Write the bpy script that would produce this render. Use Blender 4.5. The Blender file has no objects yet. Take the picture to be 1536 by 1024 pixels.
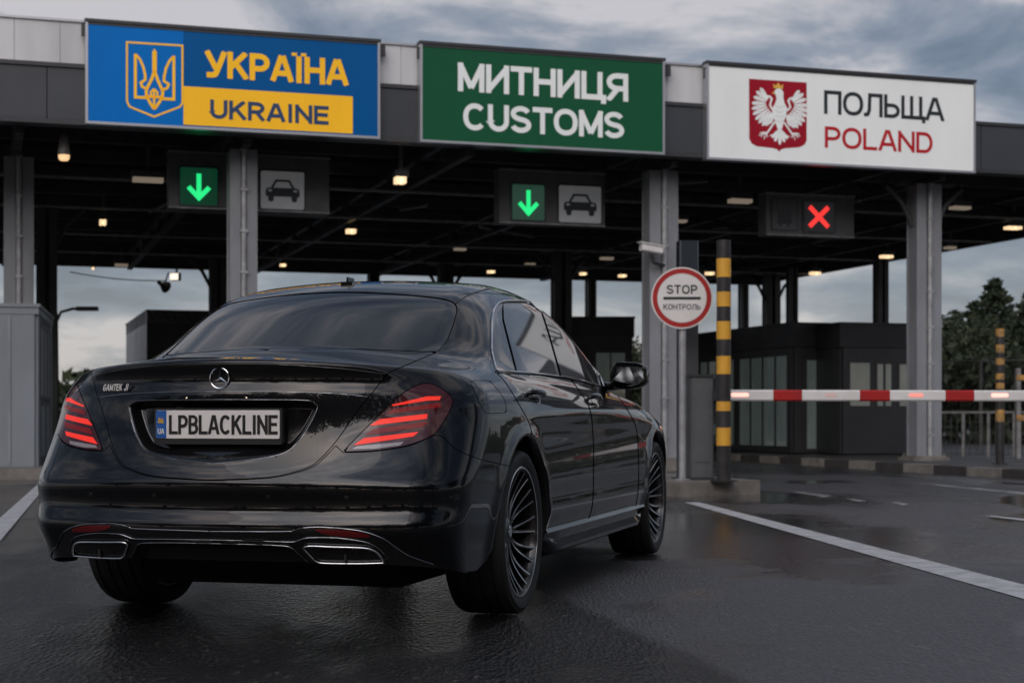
import bpy, math, random
import numpy as np
from mathutils import Vector, Matrix
from mathutils.bvhtree import BVHTree
from mathutils.geometry import tessellate_polygon
R = math.radians
random.seed(7); rng = np.random.default_rng(7)
SC = bpy.context.scene
COL = SC.collection
FPX, HPX, CAMH = 2470.0, 631.0, 0.81       # focal length and horizon of the photograph (1536 px wide), eye height

# ------------------------------------------------------------------ materials
def mat(name, col=(.5,.5,.5), rough=.5, metal=0.0, coat=0.0, emit=None, estr=0.0, spec=.5, ior=None, alpha=None, trans=0.0):
    m = bpy.data.materials.new(name); m.use_nodes = True
    b = m.node_tree.nodes['Principled BSDF']
    b.inputs['Base Color'].default_value = (*col, 1); b.inputs['Roughness'].default_value = rough
    b.inputs['Metallic'].default_value = metal; b.inputs['Coat Weight'].default_value = coat
    b.inputs['Coat Roughness'].default_value = .02
    b.inputs['Specular IOR Level'].default_value = spec
    if ior: b.inputs['IOR'].default_value = ior
    if trans: b.inputs['Transmission Weight'].default_value = trans
    if emit:
        b.inputs['Emission Color'].default_value = (*emit, 1); b.inputs['Emission Strength'].default_value = estr
    return m
def nd(m, t, **kw):
    n = m.node_tree.nodes.new(t)
    for k, v in kw.items():
        if k in n.inputs.keys(): n.inputs[k].default_value = v
        else: setattr(n, k, v)
    return n
def lk(m, a, b): m.node_tree.links.new(a, b)
def worn(name, c1, c2, scale=3.0, rough=(.4,.7), metal=0.0, bump=0.0, streak=1.0, coat=0.0, bscale=40, lo=.35, hi=.7):
    """a real surface: two tones broken up by noise, varied gloss, a little bump"""
    m = mat(name, c1, rough[0], metal, coat); b = m.node_tree.nodes['Principled BSDF']
    tc = nd(m, 'ShaderNodeTexCoord'); mp = nd(m, 'ShaderNodeMapping'); mp.inputs['Scale'].default_value = (1,1,streak)
    lk(m, tc.outputs['Object'], mp.inputs['Vector'])
    n = nd(m, 'ShaderNodeTexNoise', Scale=scale, Detail=7.0, Roughness=.62); lk(m, mp.outputs[0], n.inputs['Vector'])
    r = nd(m, 'ShaderNodeValToRGB'); r.color_ramp.elements[0].position = lo; r.color_ramp.elements[1].position = hi
    r.color_ramp.elements[0].color = (*c1,1); r.color_ramp.elements[1].color = (*c2,1)
    lk(m, n.outputs['Fac'], r.inputs['Fac']); lk(m, r.outputs['Color'], b.inputs['Base Color'])
    mr = nd(m, 'ShaderNodeMapRange'); mr.inputs['To Min'].default_value = rough[0]; mr.inputs['To Max'].default_value = rough[1]
    mr.inputs['From Min'].default_value = .3; mr.inputs['From Max'].default_value = .7
    lk(m, n.outputs['Fac'], mr.inputs['Value']); lk(m, mr.outputs[0], b.inputs['Roughness'])
    if bump:
        n2 = nd(m, 'ShaderNodeTexNoise', Scale=bscale, Detail=4.0); lk(m, tc.outputs['Object'], n2.inputs['Vector'])
        bp = nd(m, 'ShaderNodeBump', Strength=bump, Distance=.01); lk(m, n2.outputs['Fac'], bp.inputs['Height']); lk(m, bp.outputs[0], b.inputs['Normal'])
    return m

# ------------------------------------------------------------------ objects
def tag(o, label=None, cat=None, group=None, kind=None):
    if label: o['label'] = label
    if cat: o['category'] = cat
    if group: o['group'] = group
    if kind: o['kind'] = kind
    return o
def thing(name, label, cat, loc=(0,0,0), rotz=0.0, group=None):
    o = bpy.data.objects.new(name, None); COL.objects.link(o); o.location = loc; o.rotation_euler = (0,0,rotz); o.empty_display_size = .2
    return tag(o, label, cat, group)
def meshobj(name, V, Fc, m, parent=None, normals=None, smooth=False):
    me = bpy.data.meshes.new(name)
    me.from_pydata([tuple(map(float, v)) for v in V], [], [tuple(map(int, f)) for f in Fc])
    if smooth or normals is not None:
        me.polygons.foreach_set('use_smooth', [True]*len(me.polygons))
    if normals is not None:
        me.normals_split_custom_set_from_vertices([tuple(map(float, n)) for n in normals])
    ms = m if isinstance(m, (list, tuple)) else [m]
    for k in ms: me.materials.append(k)
    me.update()
    o = bpy.data.objects.new(name, me); COL.objects.link(o)
    if parent is not None: o.parent = parent
    return o
class MB:
    def __init__(s): s.v = []; s.f = []; s.mi = []; s.cur = 0
    def add(s, V, F, M=None):
        o = len(s.v)
        for v in V: s.v.append(tuple(M @ Vector(v)) if M is not None else tuple(v))
        for f in F: s.f.append(tuple(i+o for i in f)); s.mi.append(s.cur)
        return s
    def box(s, x0, x1, y0, y1, z0, z1, M=None, bev=0.0):
        if bev > 0:
            return s.prism([(x0+bev,y0),(x1-bev,y0),(x1,y0+bev),(x1,y1-bev),(x1-bev,y1),(x0+bev,y1),(x0,y1-bev),(x0,y0+bev)], z0, z1, M)
        V = [(x,y,z) for z in (z0,z1) for y in (y0,y1) for x in (x0,x1)]
        return s.add(V, [(0,2,3,1),(4,5,7,6),(0,1,5,4),(2,6,7,3),(0,4,6,2),(1,3,7,5)], M)
    def prism(s, poly, z0, z1, M=None):
        n = len(poly); a = sum(poly[i][0]*poly[(i+1)%n][1]-poly[(i+1)%n][0]*poly[i][1] for i in range(n))
        if a < 0: poly = poly[::-1]
        V = [(p[0],p[1],z0) for p in poly]+[(p[0],p[1],z1) for p in poly]
        F = [(i,(i+1)%n,n+(i+1)%n,n+i) for i in range(n)]
        tri = tessellate_polygon([[Vector((p[0],p[1],0)) for p in poly]])
        for t in tri:
            q = [poly[i] for i in t]
            ar = (q[1][0]-q[0][0])*(q[2][1]-q[0][1])-(q[2][0]-q[0][0])*(q[1][1]-q[0][1])
            if ar < 0: t = t[::-1]
            F.append(tuple(n+i for i in t)); F.append(tuple(t[::-1]))
        return s.add(V, F, M)
    def wall(s, poly, y0, y1, M=None):
        """outline in x-z, thickness along y (y0 nearer)"""
        Q = Matrix(((1,0,0,0),(0,0,-1,0),(0,1,0,0),(0,0,0,1)))
        return s.prism(poly, -y1, -y0, (M @ Q) if M is not None else Q)
    def tube(s, pts, r, n=8, M=None, close=False, caps=True, flat=None):
        P = [Vector(p) for p in pts]; m = len(P); V = []; F = []
        up0 = None
        for i, p in enumerate(P):
            d = (P[(i+1)%m]-P[i-1]) if close else (P[min(i+1,m-1)]-P[max(i-1,0)])
            d.normalize()
            if up0 is None:
                up0 = Vector((0,0,1)) if abs(d.z) < .9 else Vector((1,0,0))
            a = (up0 - d*up0.dot(d)).normalized(); b = d.cross(a); up0 = a
            rr = r[i] if isinstance(r, (list,tuple)) else r
            for k in range(n):
                t = 2*math.pi*k/n; V.append(tuple(p+a*math.cos(t)*rr+b*math.sin(t)*rr))
        for i in range(m if close else m-1):
            for k in range(n):
                j = (i+1)%m; F.append((i*n+k, i*n+(k+1)%n, j*n+(k+1)%n, j*n+k))
        if caps and not close:
            F.append(tuple(range(n))[::-1]); F.append(tuple((m-1)*n+k for k in range(n)))
        return s.add(V, F, M)
    def lathe(s, prof, n=32, M=None, close=False):
        """prof: (radius, height) rings about z"""
        V = []; F = []; m = len(prof)
        for r, z in prof:
            for k in range(n):
                t = 2*math.pi*k/n; V.append((r*math.cos(t), r*math.sin(t), z))
        for i in range(m if close else m-1):
            j = (i+1)%m
            for k in range(n): F.append((i*n+k, i*n+(k+1)%n, j*n+(k+1)%n, j*n+k))
        if not close:
            if prof[0][0] > 1e-6: F.append(tuple(range(n))[::-1])
            if prof[-1][0] > 1e-6: F.append(tuple((m-1)*n+k for k in range(n)))
        return s.add(V, F, M)
    def build(s, name, m, parent=None, smooth=False, angle=None):
        o = meshobj(name, s.v, s.f, m, parent)
        if isinstance(m, (list, tuple)): o.data.polygons.foreach_set('material_index', s.mi)
        if smooth:
            o.data.polygons.foreach_set('use_smooth', [True]*len(o.data.polygons))
            o.data.set_sharp_from_angle(angle=R(angle or 35))
        return o
def XF(loc=(0,0,0), rx=0, ry=0, rz=0):
    from mathutils import Euler
    return Matrix.Translation(loc) @ Euler((rx,ry,rz)).to_matrix().to_4x4()
def dup(root, loc=None, rotz=None, label=None):
    r = root.copy(); COL.objects.link(r)
    if loc is not None: r.location = loc
    if rotz is not None: r.rotation_euler = (0,0,rotz)
    if label: r['label'] = label
    for ch in list(root.children):
        c = ch.copy(); COL.objects.link(c); c.parent = r
        for g in list(ch.children):
            d = g.copy(); COL.objects.link(d); d.parent = c
    return r
def arcp(cx, cy, rx, ry, a0, a1, n=14, p=2.0):
    o = []
    for k in range(n+1):
        a = R(a0+(a1-a0)*k/n); c, s_ = math.cos(a), math.sin(a)
        o.append((cx+rx*math.copysign(abs(c)**(2/p),c), cy+ry*math.copysign(abs(s_)**(2/p),s_)))
    return o
_st = [(0,0),(0,1)]; _r = [(1,0),(1,1)]
def _bowl(y0, y1, x1=1.0): return [(0,y1),(x1*.52,y1)]+arcp(x1*.52,(y0+y1)/2,x1*.48,(y1-y0)/2,88,-88,10)+[(x1*.52,y0),(0,y0)]
_S = arcp(.5,.76,.47,.24,20,90,5)+arcp(.5,.76,.48,.24,100,250,9)+[(.5,.5)]+arcp(.5,.25,.5,.25,70,-90,9)+arcp(.5,.25,.5,.25,-100,-165,5)
_O = arcp(.5,.5,.5,.5,0,360,28,2.25)
GLY = {                                                              # letter: (width, strokes) in a unit cap height
 'У':(.66,[[(-.06,1.1),(.52,.30)],[(1.06,1.1),(.60,.22),(.47,.04),(.30,0),(.10,0)]]), 'К':(.66,[_st,[(1.0,1.1),(.05,.40)],[(.34,.62),(1.06,-.1)]]), 'Р':(.62,[_st,_bowl(.42,1)]),
 'А':(.74,[[(-.04,-.1),(.46,1.1)],[(1.04,-.1),(.54,1.1)],[(.2,.28),(.8,.28)]]), 'Ї':(.16,[[(.5,0),(.5,1)],[(-.75,1.28),(-.75,1.14)],[(1.75,1.28),(1.75,1.14)]]),
 'Н':(.66,[_st,_r,[(0,.52),(1,.52)]]), 'И':(.68,[_st,_r,[(-.02,0),(1.02,1)]]), 'М':(.80,[_st,_r,[(-.04,1.1),(.5,.05)],[(1.04,1.1),(.5,.05)]]), 'Т':(.62,[[(0,1),(1,1)],[(.5,0),(.5,1)]]),
 'Ц':(.74,[_st,[(.86,0),(.86,1)],[(0,0),(1.06,0)],[(1.05,.06),(1.05,-.28)]]), 'Я':(.66,[_r,[(1-x,y) for x, y in _bowl(.44,1)],[(.52,.44),(-.06,-.1)]]), 'П':(.66,[_st,_r,[(0,1),(1,1)]]),
 'О':(.80,[_O]), 'Л':(.70,[[(-.05,0),(.10,.02),(.2,.22),(.24,1)],[(.24,1),(1,1)],_r]), 'Ь':(.60,[_st,_bowl(0,.55)]), 'Щ':(.96,[_st,[(.44,0),(.44,1)],[(.90,0),(.90,1)],[(0,0),(1.06,0)],[(1.05,.06),(1.05,-.26)]]),
 'U':(.66,[[(0,1),(0,.36)]+arcp(.5,.36,.5,.36,180,360,12)+[(1,1)]]), 'R':(.66,[_st,_bowl(.46,1,.96),[(.50,.46),(1.04,-.1)]]), 'E':(.56,[_st,[(0,1),(1,1)],[(0,.52),(.92,.52)],[(0,0),(1,0)]]),
 'N':(.68,[_st,_r,[(-.02,1),(1.02,0)]]), 'I':(.15,[[(.5,0),(.5,1)]]), 'C':(.74,[arcp(.5,.5,.5,.5,42,318,24,2.2)]), 'S':(.66,[_S]), 'L':(.54,[_st,[(0,0),(1,0)]]), 'D':(.68,[_st,_bowl(0,1)]), 'B':(.62,[_st,_bowl(.52,1,.93),_bowl(0,.52)]),
 'G':(.74,[arcp(.5,.5,.5,.5,45,360,24,2.2)+[(1,.48)],[(.55,.48),(1,.48)]]), 'J':(.5,[[(1,1),(1,.3)]+arcp(.5,.3,.5,.3,0,-170,9)]), ' ':(.3,[]) }
for a_, b_ in zip('KPAHMTO','КРАНМТО'): GLY[a_] = GLY[b_]
def _clip(poly, y, up):
    o = []; n = len(poly)
    for i in range(n):
        p, q = poly[i], poly[(i+1)%n]; fp = (p[1]-y)*up; fq = (q[1]-y)*up
        if fp >= 0: o.append(p)
        if fp*fq < 0: t = fp/(fp-fq); o.append((p[0]+(q[0]-p[0])*t, p[1]+(q[1]-p[1])*t))
    return o
def text_obj(name, txt, cx, cz, w, h, y, m, parent, bold=.17, shear=0.0, thick=.004, xf=None, sp=.16):
    """drawn capitals: h is the cap height, w the width of the word, bold the stroke as a share of the cap height"""
    x = 0; ad = []
    for ch in txt: ad.append(x); x += GLY[ch][0]+bold*1.0+sp
    k = w/(x-sp); mb = MB(); q = 0
    t = bold
    for ch, x0 in zip(txt, ad):
        gw, strokes = GLY[ch]
        for s_ in strokes:
            P = [np.array(((x0+t/2+px_*gw)*k/h, t/2+py_*(1-t))) for px_, py_ in s_]; free = ch == 'Ї' and s_[0][1] > 1 or s_[-1][1] < -.15
            n = len(P); closed = np.allclose(P[0],P[-1]); 
            if not closed and n > 2 or (n == 2):                 # square ends
                for a, b in ((0,1),(-1,-2)):
                    d = P[a]-P[b]; d /= max(1e-9,np.linalg.norm(d)); axis = max(abs(d)) > .985
                    if axis and not free: P[a] = P[a]+d*t/2
            if closed: P = P[:-1]; n -= 1
            L = []; Rr = []
            for i in range(n):
                a = P[i]-P[i-1] if (i > 0 or closed) else P[1]-P[0]; b = P[(i+1)%n]-P[i] if (i < n-1 or closed) else P[-1]-P[-2]
                a = a/max(1e-9,np.linalg.norm(a)); b = b/max(1e-9,np.linalg.norm(b)); na = np.array([-a[1],a[0]]); nb = np.array([-b[1],b[0]]); mm = na+nb; mm = mm/max(1e-6,np.linalg.norm(mm)); kk = 1/max(.5,mm@na)
                L.append(P[i]+mm*kk*t/2); Rr.append(P[i]-mm*kk*t/2)
            q += 1
            for i in range(n if closed else n-1):
                j = (i+1)%n; poly = [tuple(L[i]),tuple(L[j]),tuple(Rr[j]),tuple(Rr[i])]
                if not free: poly = _clip(_clip(poly,0,1),1,-1)
                if len(poly) < 3: continue
                pp = [(cx-w/2+h*(px_+shear*(py_-.5)), cz-h/2+h*py_) for px_, py_ in poly]
                ar = sum(pp[i_][0]*pp[(i_+1)%len(pp)][1]-pp[(i_+1)%len(pp)][0]*pp[i_][1] for i_ in range(len(pp)))
                if abs(ar) < 1e-10: continue
                mb.wall(pp, y-thick-.0002*(q%5), y, xf)
    return mb.build(name, m, parent)
def stroke(mb, pts, wd, y0, y1, M=None, close=False):
    """a drawn line of width wd in x-z as short solid pieces with mitred joins"""
    P = [np.array(p, float) for p in pts]; n = len(P); L = []; Rr = []
    for i in range(n):
        a = P[i]-P[i-1] if (i > 0 or close) else P[1]-P[0]
        b = P[(i+1)%n]-P[i] if (i < n-1 or close) else P[-1]-P[-2]
        a = a/max(1e-9,np.linalg.norm(a)); b = b/max(1e-9,np.linalg.norm(b))
        na = np.array([-a[1],a[0]]); nb = np.array([-b[1],b[0]]); m = na+nb; m = m/max(1e-6,np.linalg.norm(m)); k = 1/max(.4, m@na)
        ww = wd[i] if isinstance(wd,(list,tuple)) else wd
        L.append(P[i]+m*k*ww/2); Rr.append(P[i]-m*k*ww/2)
    for i in range(n if close else n-1):
        j = (i+1)%n; mb.wall([tuple(L[i]),tuple(L[j]),tuple(Rr[j]),tuple(Rr[i])], y0, y1, M)
def W(px, py, d): return ((px-768)/FPX*d, d, CAMH+(HPX-py)/FPX*d)     # a point of the place from where it is seen and how far off it is
def G(px, py, z=0.0):
    d = (CAMH-z)*FPX/(py-HPX); return ((px-768)/FPX*d, d, z)
def spl(xs, ys):
    xs = np.array(xs, float); ys = np.array(ys, float); n = len(xs); h = np.diff(xs)
    A = np.zeros((n,n)); b = np.zeros(n); A[0,0] = A[-1,-1] = 1
    for i in range(1,n-1):
        A[i,i-1] = h[i-1]; A[i,i] = 2*(h[i-1]+h[i]); A[i,i+1] = h[i]; b[i] = 6*((ys[i+1]-ys[i])/h[i]-(ys[i]-ys[i-1])/h[i-1])
    M = np.linalg.solve(A,b)
    def f(x):
        x = np.asarray(x, float); xc = np.clip(x, xs[0], xs[-1]); i = np.clip(np.searchsorted(xs, xc)-1, 0, n-2); t = xc-xs[i]; hh = h[i]; u = hh-t
        return M[i]*u**3/(6*hh)+M[i+1]*t**3/(6*hh)+(ys[i]/hh-M[i]*hh/6)*u+(ys[i+1]/hh-M[i+1]*hh/6)*t
    return f
def catmull(pts, sub=8, close=True):
    """smooth outline; a point with a third entry is a corner"""
    n = len(pts); out = []
    P = [np.array(p[:2], float) for p in pts]; C = [len(p) > 2 for p in pts]
    rngi = range(n) if close else range(n-1)
    for i in rngi:
        j = (i+1)%n; p1, p2 = P[i], P[j]
        p0 = P[i-1] if not C[i] and (close or i > 0) else 2*p1-p2
        p3 = P[(j+1)%n] if not C[j] and (close or j < n-1) else 2*p2-p1
        if C[i]: p0 = p1-(p2-p1)*.5
        if C[j]: p3 = p2+(p2-p1)*.5
        for k in range(sub):
            t = k/sub
            out.append(.5*((2*p1)+(-p0+p2)*t+(2*p0-5*p1+4*p2-p3)*t*t+(-p0+3*p1-3*p2+p3)*t**3))
    if not close: out.append(P[-1])
    return np.array(out)
# ====================================================================== THE CAR
TH, TX, TY = .2633, -.852, 7.16; WB = 3.2
CO, SI = math.cos(TH), math.sin(TH)
def S(t): t = np.clip(t,0,1); return t*t*(3-2*t)
def pmax(a, b, r, p=2.4):
    u = np.maximum(a+r,0); v = np.maximum(b+r,0)
    return np.where((a > -r) & (b > -r), (u**p+v**p+1e-12)**(1/p)-r, np.maximum(a,b))
def smin(a, b, k):
    h = np.maximum(k-np.abs(a-b),0)/k; return np.minimum(a,b)-h*h*h*k/6
f_plan = spl([-1.3,-.8,-.4,0,.6,1.5,2.4,3.2,3.7,4.3],[.835,.902,.934,.945,.948,.948,.945,.938,.905,.82])
f_ins = spl([.1,.25,.35,.5,.62,.74,.84,.92,.98,1.04,1.12,1.3],[.085,.048,.028,.008,0,.001,.008,.022,.043,.075,.135,.30])
f_rear = spl([.1,.2,.27,.33,.385,.41,.445,.48,.52,.555,.58,.61,.7,.8,.9,.925,.965,1.01,1.05,1.2],
             [-.86,-.95,-.995,-1.03,-1.062,-1.070,-1.062,-1.050,-1.054,-1.066,-1.066,-1.055,-1.030,-1.014,-1.005,-1.000,-.990,-1.000,-1.008,-1.02])
f_deck = spl([-1.3,-1.0,-.9,-.6,-.35,0,1,2,2.7,3.2,3.7,4.2],[1.005,1.042,1.056,1.086,1.104,1.11,1.09,1.06,1.035,.985,.905,.79])
f_roof = spl([-.9,-.6,-.36,-.1,.15,.4,.8,1.2,1.6,1.95,2.3,2.7,3.1],[.78,.955,1.095,1.24,1.365,1.435,1.482,1.495,1.482,1.425,1.275,1.06,.83])
f_front = spl([.1,.3,.5,.7,.85,1.0],[3.98,4.07,4.10,4.08,4.0,3.8])
def FB(x, y, z):
    x = np.abs(x)
    ins = f_ins(z)
    fade = S((y+.35)/.5)*S((3.5-y)/.5)
    zl = .80+.022*y
    ins = ins+fade*(.015*np.exp(-((z-zl+.14)/.085)**2)-.005*np.exp(-((z-zl-.03)/.03)**2)-.012*np.exp(-((z-.41)/.045)**2))
    w = f_plan(y)-ins
    for yc in (0, WB):
        r = np.hypot(y-yc, z-.345); w = w+.013*np.exp(-((r-.405)/.045)**2)
    side = x-w
    kx = .15+.23*S((z-.45)/.5)
    rear = (f_rear(z)+kx*x*x+.10*x**4)-y
    front = (y-(f_front(z)-.30*x*x-.25*x**4))
    top = z-(f_deck(y)-.13*x*x)
    a = pmax(side, top, .13)
    a = pmax(a, rear, .022+.16*S((x-.5)/.35))
    a = pmax(a, front, .12)
    a = np.maximum(a, .2-z)
    zz = np.maximum(z,.9); g = .825-.50*(zz-1.02)-.16*(zz-1.02)**2-.13*np.maximum(.55-y,0)**2-.07*np.maximum(y-1.7,0)**2
    gs = (x-g)/1.12
    sh = 1-2*S((y-.7)/1.3)
    gt = (z-(f_roof(y-.30*x*x*sh)-.085*x*x))/1.06
    b = np.maximum(pmax(gs, gt, .12), .93-z)
    k = .03+.15*S((.35-y)/.5)*S((x-.5)/.2)
    return smin(a, b, k)
def gradF(P, e=.0015):
    g = np.empty_like(P)
    for i in range(3):
        d = np.zeros(3); d[i] = e
        A = P+d; B = P-d; g[:,i] = (FB(A[:,0],A[:,1],A[:,2])-FB(B[:,0],B[:,1],B[:,2]))/(2*e)
    return g
def proj(P, it=4):
    for _ in range(it):
        g = gradF(P); f = FB(P[:,0],P[:,1],P[:,2]); P = P-(f/np.maximum((g*g).sum(1),.05))[:,None]*g
    return P
def nrm(P):
    g = gradF(P); return g/np.maximum(np.linalg.norm(g,axis=1),1e-9)[:,None]
def surface(step=.0145):
    xs = np.arange(-.05,1.02,step); ys = np.arange(-1.2,4.25,step); zs = np.arange(.17,1.57,step)
    nx, ny, nz = len(xs), len(ys), len(zs)
    D = FB(xs[:,None,None], ys[None,:,None], zs[None,None,:]); D = np.broadcast_to(D,(nx,ny,nz))
    s = D < 0
    c = np.zeros((nx-1,ny-1,nz-1), int)
    for i in (0,1):
        for j in (0,1):
            for k in (0,1): c += s[i:nx-1+i, j:ny-1+j, k:nz-1+k]
    act = (c > 0) & (c < 8); idx = -np.ones(act.shape, int); idx[act] = np.arange(act.sum())
    I = np.argwhere(act); acc = np.zeros((len(I),3)); cnt = np.zeros(len(I))
    for ax in range(3):
        for o1 in (0,1):
            for o2 in (0,1):
                off = [0,0,0]; oth = [a for a in range(3) if a != ax]; off[oth[0]] = o1; off[oth[1]] = o2
                A = I+off; B = A.copy(); B[:,ax] += 1
                da = D[A[:,0],A[:,1],A[:,2]]; db = D[B[:,0],B[:,1],B[:,2]]; m = (da < 0) != (db < 0)
                t = np.where(m, da/np.where(m, da-db, 1), 0); p = A.astype(float); p[:,ax] += t
                acc[m] += p[m]; cnt[m] += 1
    V = acc/cnt[:,None]*step+np.array([xs[0],ys[0],zs[0]])
    T = []
    for ax in range(3):
        oth = [a for a in range(3) if a != ax]; sl = [slice(None)]*3
        a = s; b = np.roll(s,-1,axis=ax)
        E_ = np.argwhere(a != b); E_ = E_[(E_[:,ax] < D.shape[ax]-1) & (E_[:,oth[0]] > 0) & (E_[:,oth[1]] > 0) & (E_[:,oth[0]] < D.shape[oth[0]]-1) & (E_[:,oth[1]] < D.shape[oth[1]]-1)]
        q = []
        for d0, d1 in ((0,0),(-1,0),(-1,-1),(0,-1)):
            c_ = E_.copy(); c_[:,oth[0]] += d0; c_[:,oth[1]] += d1; q.append(idx[c_[:,0],c_[:,1],c_[:,2]])
        q = np.array(q).T; ins = s[E_[:,0],E_[:,1],E_[:,2]]
        flip = ins if ax != 1 else ~ins
        q[~flip] = q[~flip][:,::-1]
        T.append(q[:,[0,1,2]]); T.append(q[:,[0,2,3]])
    T = np.concatenate(T)
    return V, T
class M3:
    def __init__(s, V, N, T): s.V, s.N, s.T = V, N, T
def compact(V, N, T):
    u, inv = np.unique(T.ravel(), return_inverse=True); return M3(V[u], N[u], inv.reshape(-1,3))
def clip(m, g, keep=None):
    """the part of m with g < 0 (g per vertex); triangles with keep False are dropped"""
    T = m.T if keep is None else m.T[keep]
    ins = g[T] < 0; n = ins.sum(1)
    out = [T[n == 3]]; V = [m.V]; N = [m.N]; base = len(m.V)
    for k in (1,2):
        Tk = T[n == k]; ik = ins[n == k]
        if not len(Tk): continue
        odd = np.argmax(ik if k == 1 else ~ik, axis=1); r = np.arange(len(Tk))
        a = Tk[r,odd]; b = Tk[r,(odd+1)%3]; c = Tk[r,(odd+2)%3]
        tb = g[a]/(g[a]-g[b]); tc_ = g[a]/(g[a]-g[c])
        pb = m.V[a]+(m.V[b]-m.V[a])*tb[:,None]; pc = m.V[a]+(m.V[c]-m.V[a])*tc_[:,None]
        nb = m.N[a]+(m.N[b]-m.N[a])*tb[:,None]; nc = m.N[a]+(m.N[c]-m.N[a])*tc_[:,None]
        ib = base+np.arange(len(Tk)); ic = ib+len(Tk); base += 2*len(Tk)
        V += [pb,pc]; N += [nb,nc]
        if k == 1: out.append(np.stack([a,ib,ic],1))
        else: out += [np.stack([ib,b,c],1), np.stack([ib,c,ic],1)]
    return compact(np.concatenate(V), np.concatenate(N), np.concatenate(out))
def join(*ms):
    V = []; N = []; T = []; o = 0
    for m in ms: V.append(m.V); N.append(m.N); T.append(m.T+o); o += len(m.V)
    return M3(np.concatenate(V), np.concatenate(N), np.concatenate(T))
def subdiv(m, project=True):
    T = m.T; E_ = np.sort(np.concatenate([T[:,[0,1]],T[:,[1,2]],T[:,[2,0]]]),axis=1)
    u, inv = np.unique(E_, axis=0, return_inverse=True); inv = inv.ravel(); n = len(m.V); k = len(T)
    mid = (m.V[u[:,0]]+m.V[u[:,1]])/2; 
    if project: mid = proj(mid,2)
    ab, bc, ca = n+inv[:k], n+inv[k:2*k], n+inv[2*k:]
    V = np.concatenate([m.V,mid]); a,b,c = T.T
    return M3(V, nrm(V), np.concatenate([np.stack(x,1) for x in ((a,ab,ca),(ab,b,bc),(ca,bc,c),(ab,bc,ca))]))
OCAM = np.array([CO*(0-TX)-SI*(0-TY), SI*(0-TX)+CO*(0-TY), CAMH])
def topx(P):
    X = TX+P[:,0]*CO+P[:,1]*SI; Y = TY-P[:,0]*SI+P[:,1]*CO
    return np.stack([768+FPX*X/Y, HPX-FPX*(P[:,2]-CAMH)/Y],1)
def sdpoly(Q, poly):
    """signed distance (negative inside)"""
    d = np.full(len(Q), 1e9); ins = np.zeros(len(Q), bool); n = len(poly)
    for i in range(n):
        a, b = poly[i], poly[(i+1)%n]; e = b-a; w = Q-a; t = np.clip((w@e)/max(e@e,1e-12),0,1)
        d = np.minimum(d, np.hypot(*(w-t[:,None]*e).T))
        c = (a[1] > Q[:,1]) != (b[1] > Q[:,1])
        if abs(b[1]-a[1]) > 1e-12: ins ^= c & (Q[:,0] < (b[0]-a[0])*(Q[:,1]-a[1])/(b[1]-a[1])+a[0])
    return np.where(ins,-d,d)
def facing(m, fn):
    c = m.V[m.T].mean(1); n = m.N[m.T].mean(1); return fn(c,n)
def split(m, g, fn=None, gap=.7):
    k = facing(m, fn) if fn is not None else np.ones(len(m.T), bool)
    inside = clip(m, g+gap, k)
    outside = clip(m, -(g-gap), k)
    if (~k).any(): outside = join(outside, compact(m.V, m.N, m.T[~k]))
    return inside, outside
def largest(m):
    lab = np.arange(len(m.V))
    while True:
        mn = lab[m.T].min(1); new = lab.copy()
        for i in range(3): np.minimum.at(new, m.T[:,i], mn)
        new = new[new]
        if (new == lab).all(): break
        lab = new
    tl_ = lab[m.T[:,0]]; u, c = np.unique(tl_, return_counts=True); b = u[np.argmax(c)]
    return compact(m.V, m.N, m.T[tl_ == b]), compact(m.V, m.N, m.T[tl_ != b]) if (tl_ != b).any() else None
def cleaned(ins, out):
    a, b = largest(ins); return a, (join(out,b) if b is not None else out)
def psplit(m, pts, fn=None, gap=.7, sub=8):
    return split(m, sdpoly(topx(m.V), catmull(pts, sub)), fn, gap)

M_paint = mat('black_car_paint', (.0022,.0028,.0038), .3, 0, 1.0, spec=.06); M_paint.node_tree.nodes['Principled BSDF'].inputs['Coat IOR'].default_value = 1.43
M_glass = mat('tinted_glass', (.004,.005,.006), .3, 0, 1.0, spec=.05); M_glass.node_tree.nodes['Principled BSDF'].inputs['Coat IOR'].default_value = 1.8
M_matte = mat('black_underside', (.006,.006,.006), .85, spec=.2)
M_gloss = mat('gloss_black_trim', (.006,.006,.0065), .12, 0, .6)
M_trim = mat('satin_black_plastic', (.012,.012,.013), .42)
M_chrome = mat('chrome', (.75,.76,.78), .10, 1.0)
M_dchrome = mat('dark_chrome_line', (.30,.30,.31), .2, 1.0)
M_lens = mat('dark_red_lens', (.028,.003,.005), .3, 0, 1.0, spec=.1, emit=(.5,.02,.02), estr=.02)
M_ledr = mat('lit_red_light_guide', (.20,.008,.006), .3, 0, .4, spec=.1, emit=(1.0,.040,.022), estr=.78)
M_ledd = mat('dim_red_light_guide', (.06,.004,.005), .3, 0, .5, spec=.1, emit=(1.0,.03,.03), estr=.10)
M_clear = mat('clear_lens', (.28,.24,.24), .12, 0, 1.0)
M_refl = mat('red_reflector', (.10,.004,.005), .15, 0, .5)
M_tyre = worn('tyre_rubber', (.006,.006,.006), (.010,.010,.010), 9, (.55,.8), bump=.15, bscale=120)
M_rimdark = mat('dark_wheel_paint', (.005,.005,.0055), .3, 0, .4)
M_rimcut = mat('machined_alloy', (.55,.56,.58), .22, 1.0)
M_disc = mat('brake_disc_steel', (.05,.05,.052), .45, 1.0)

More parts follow.
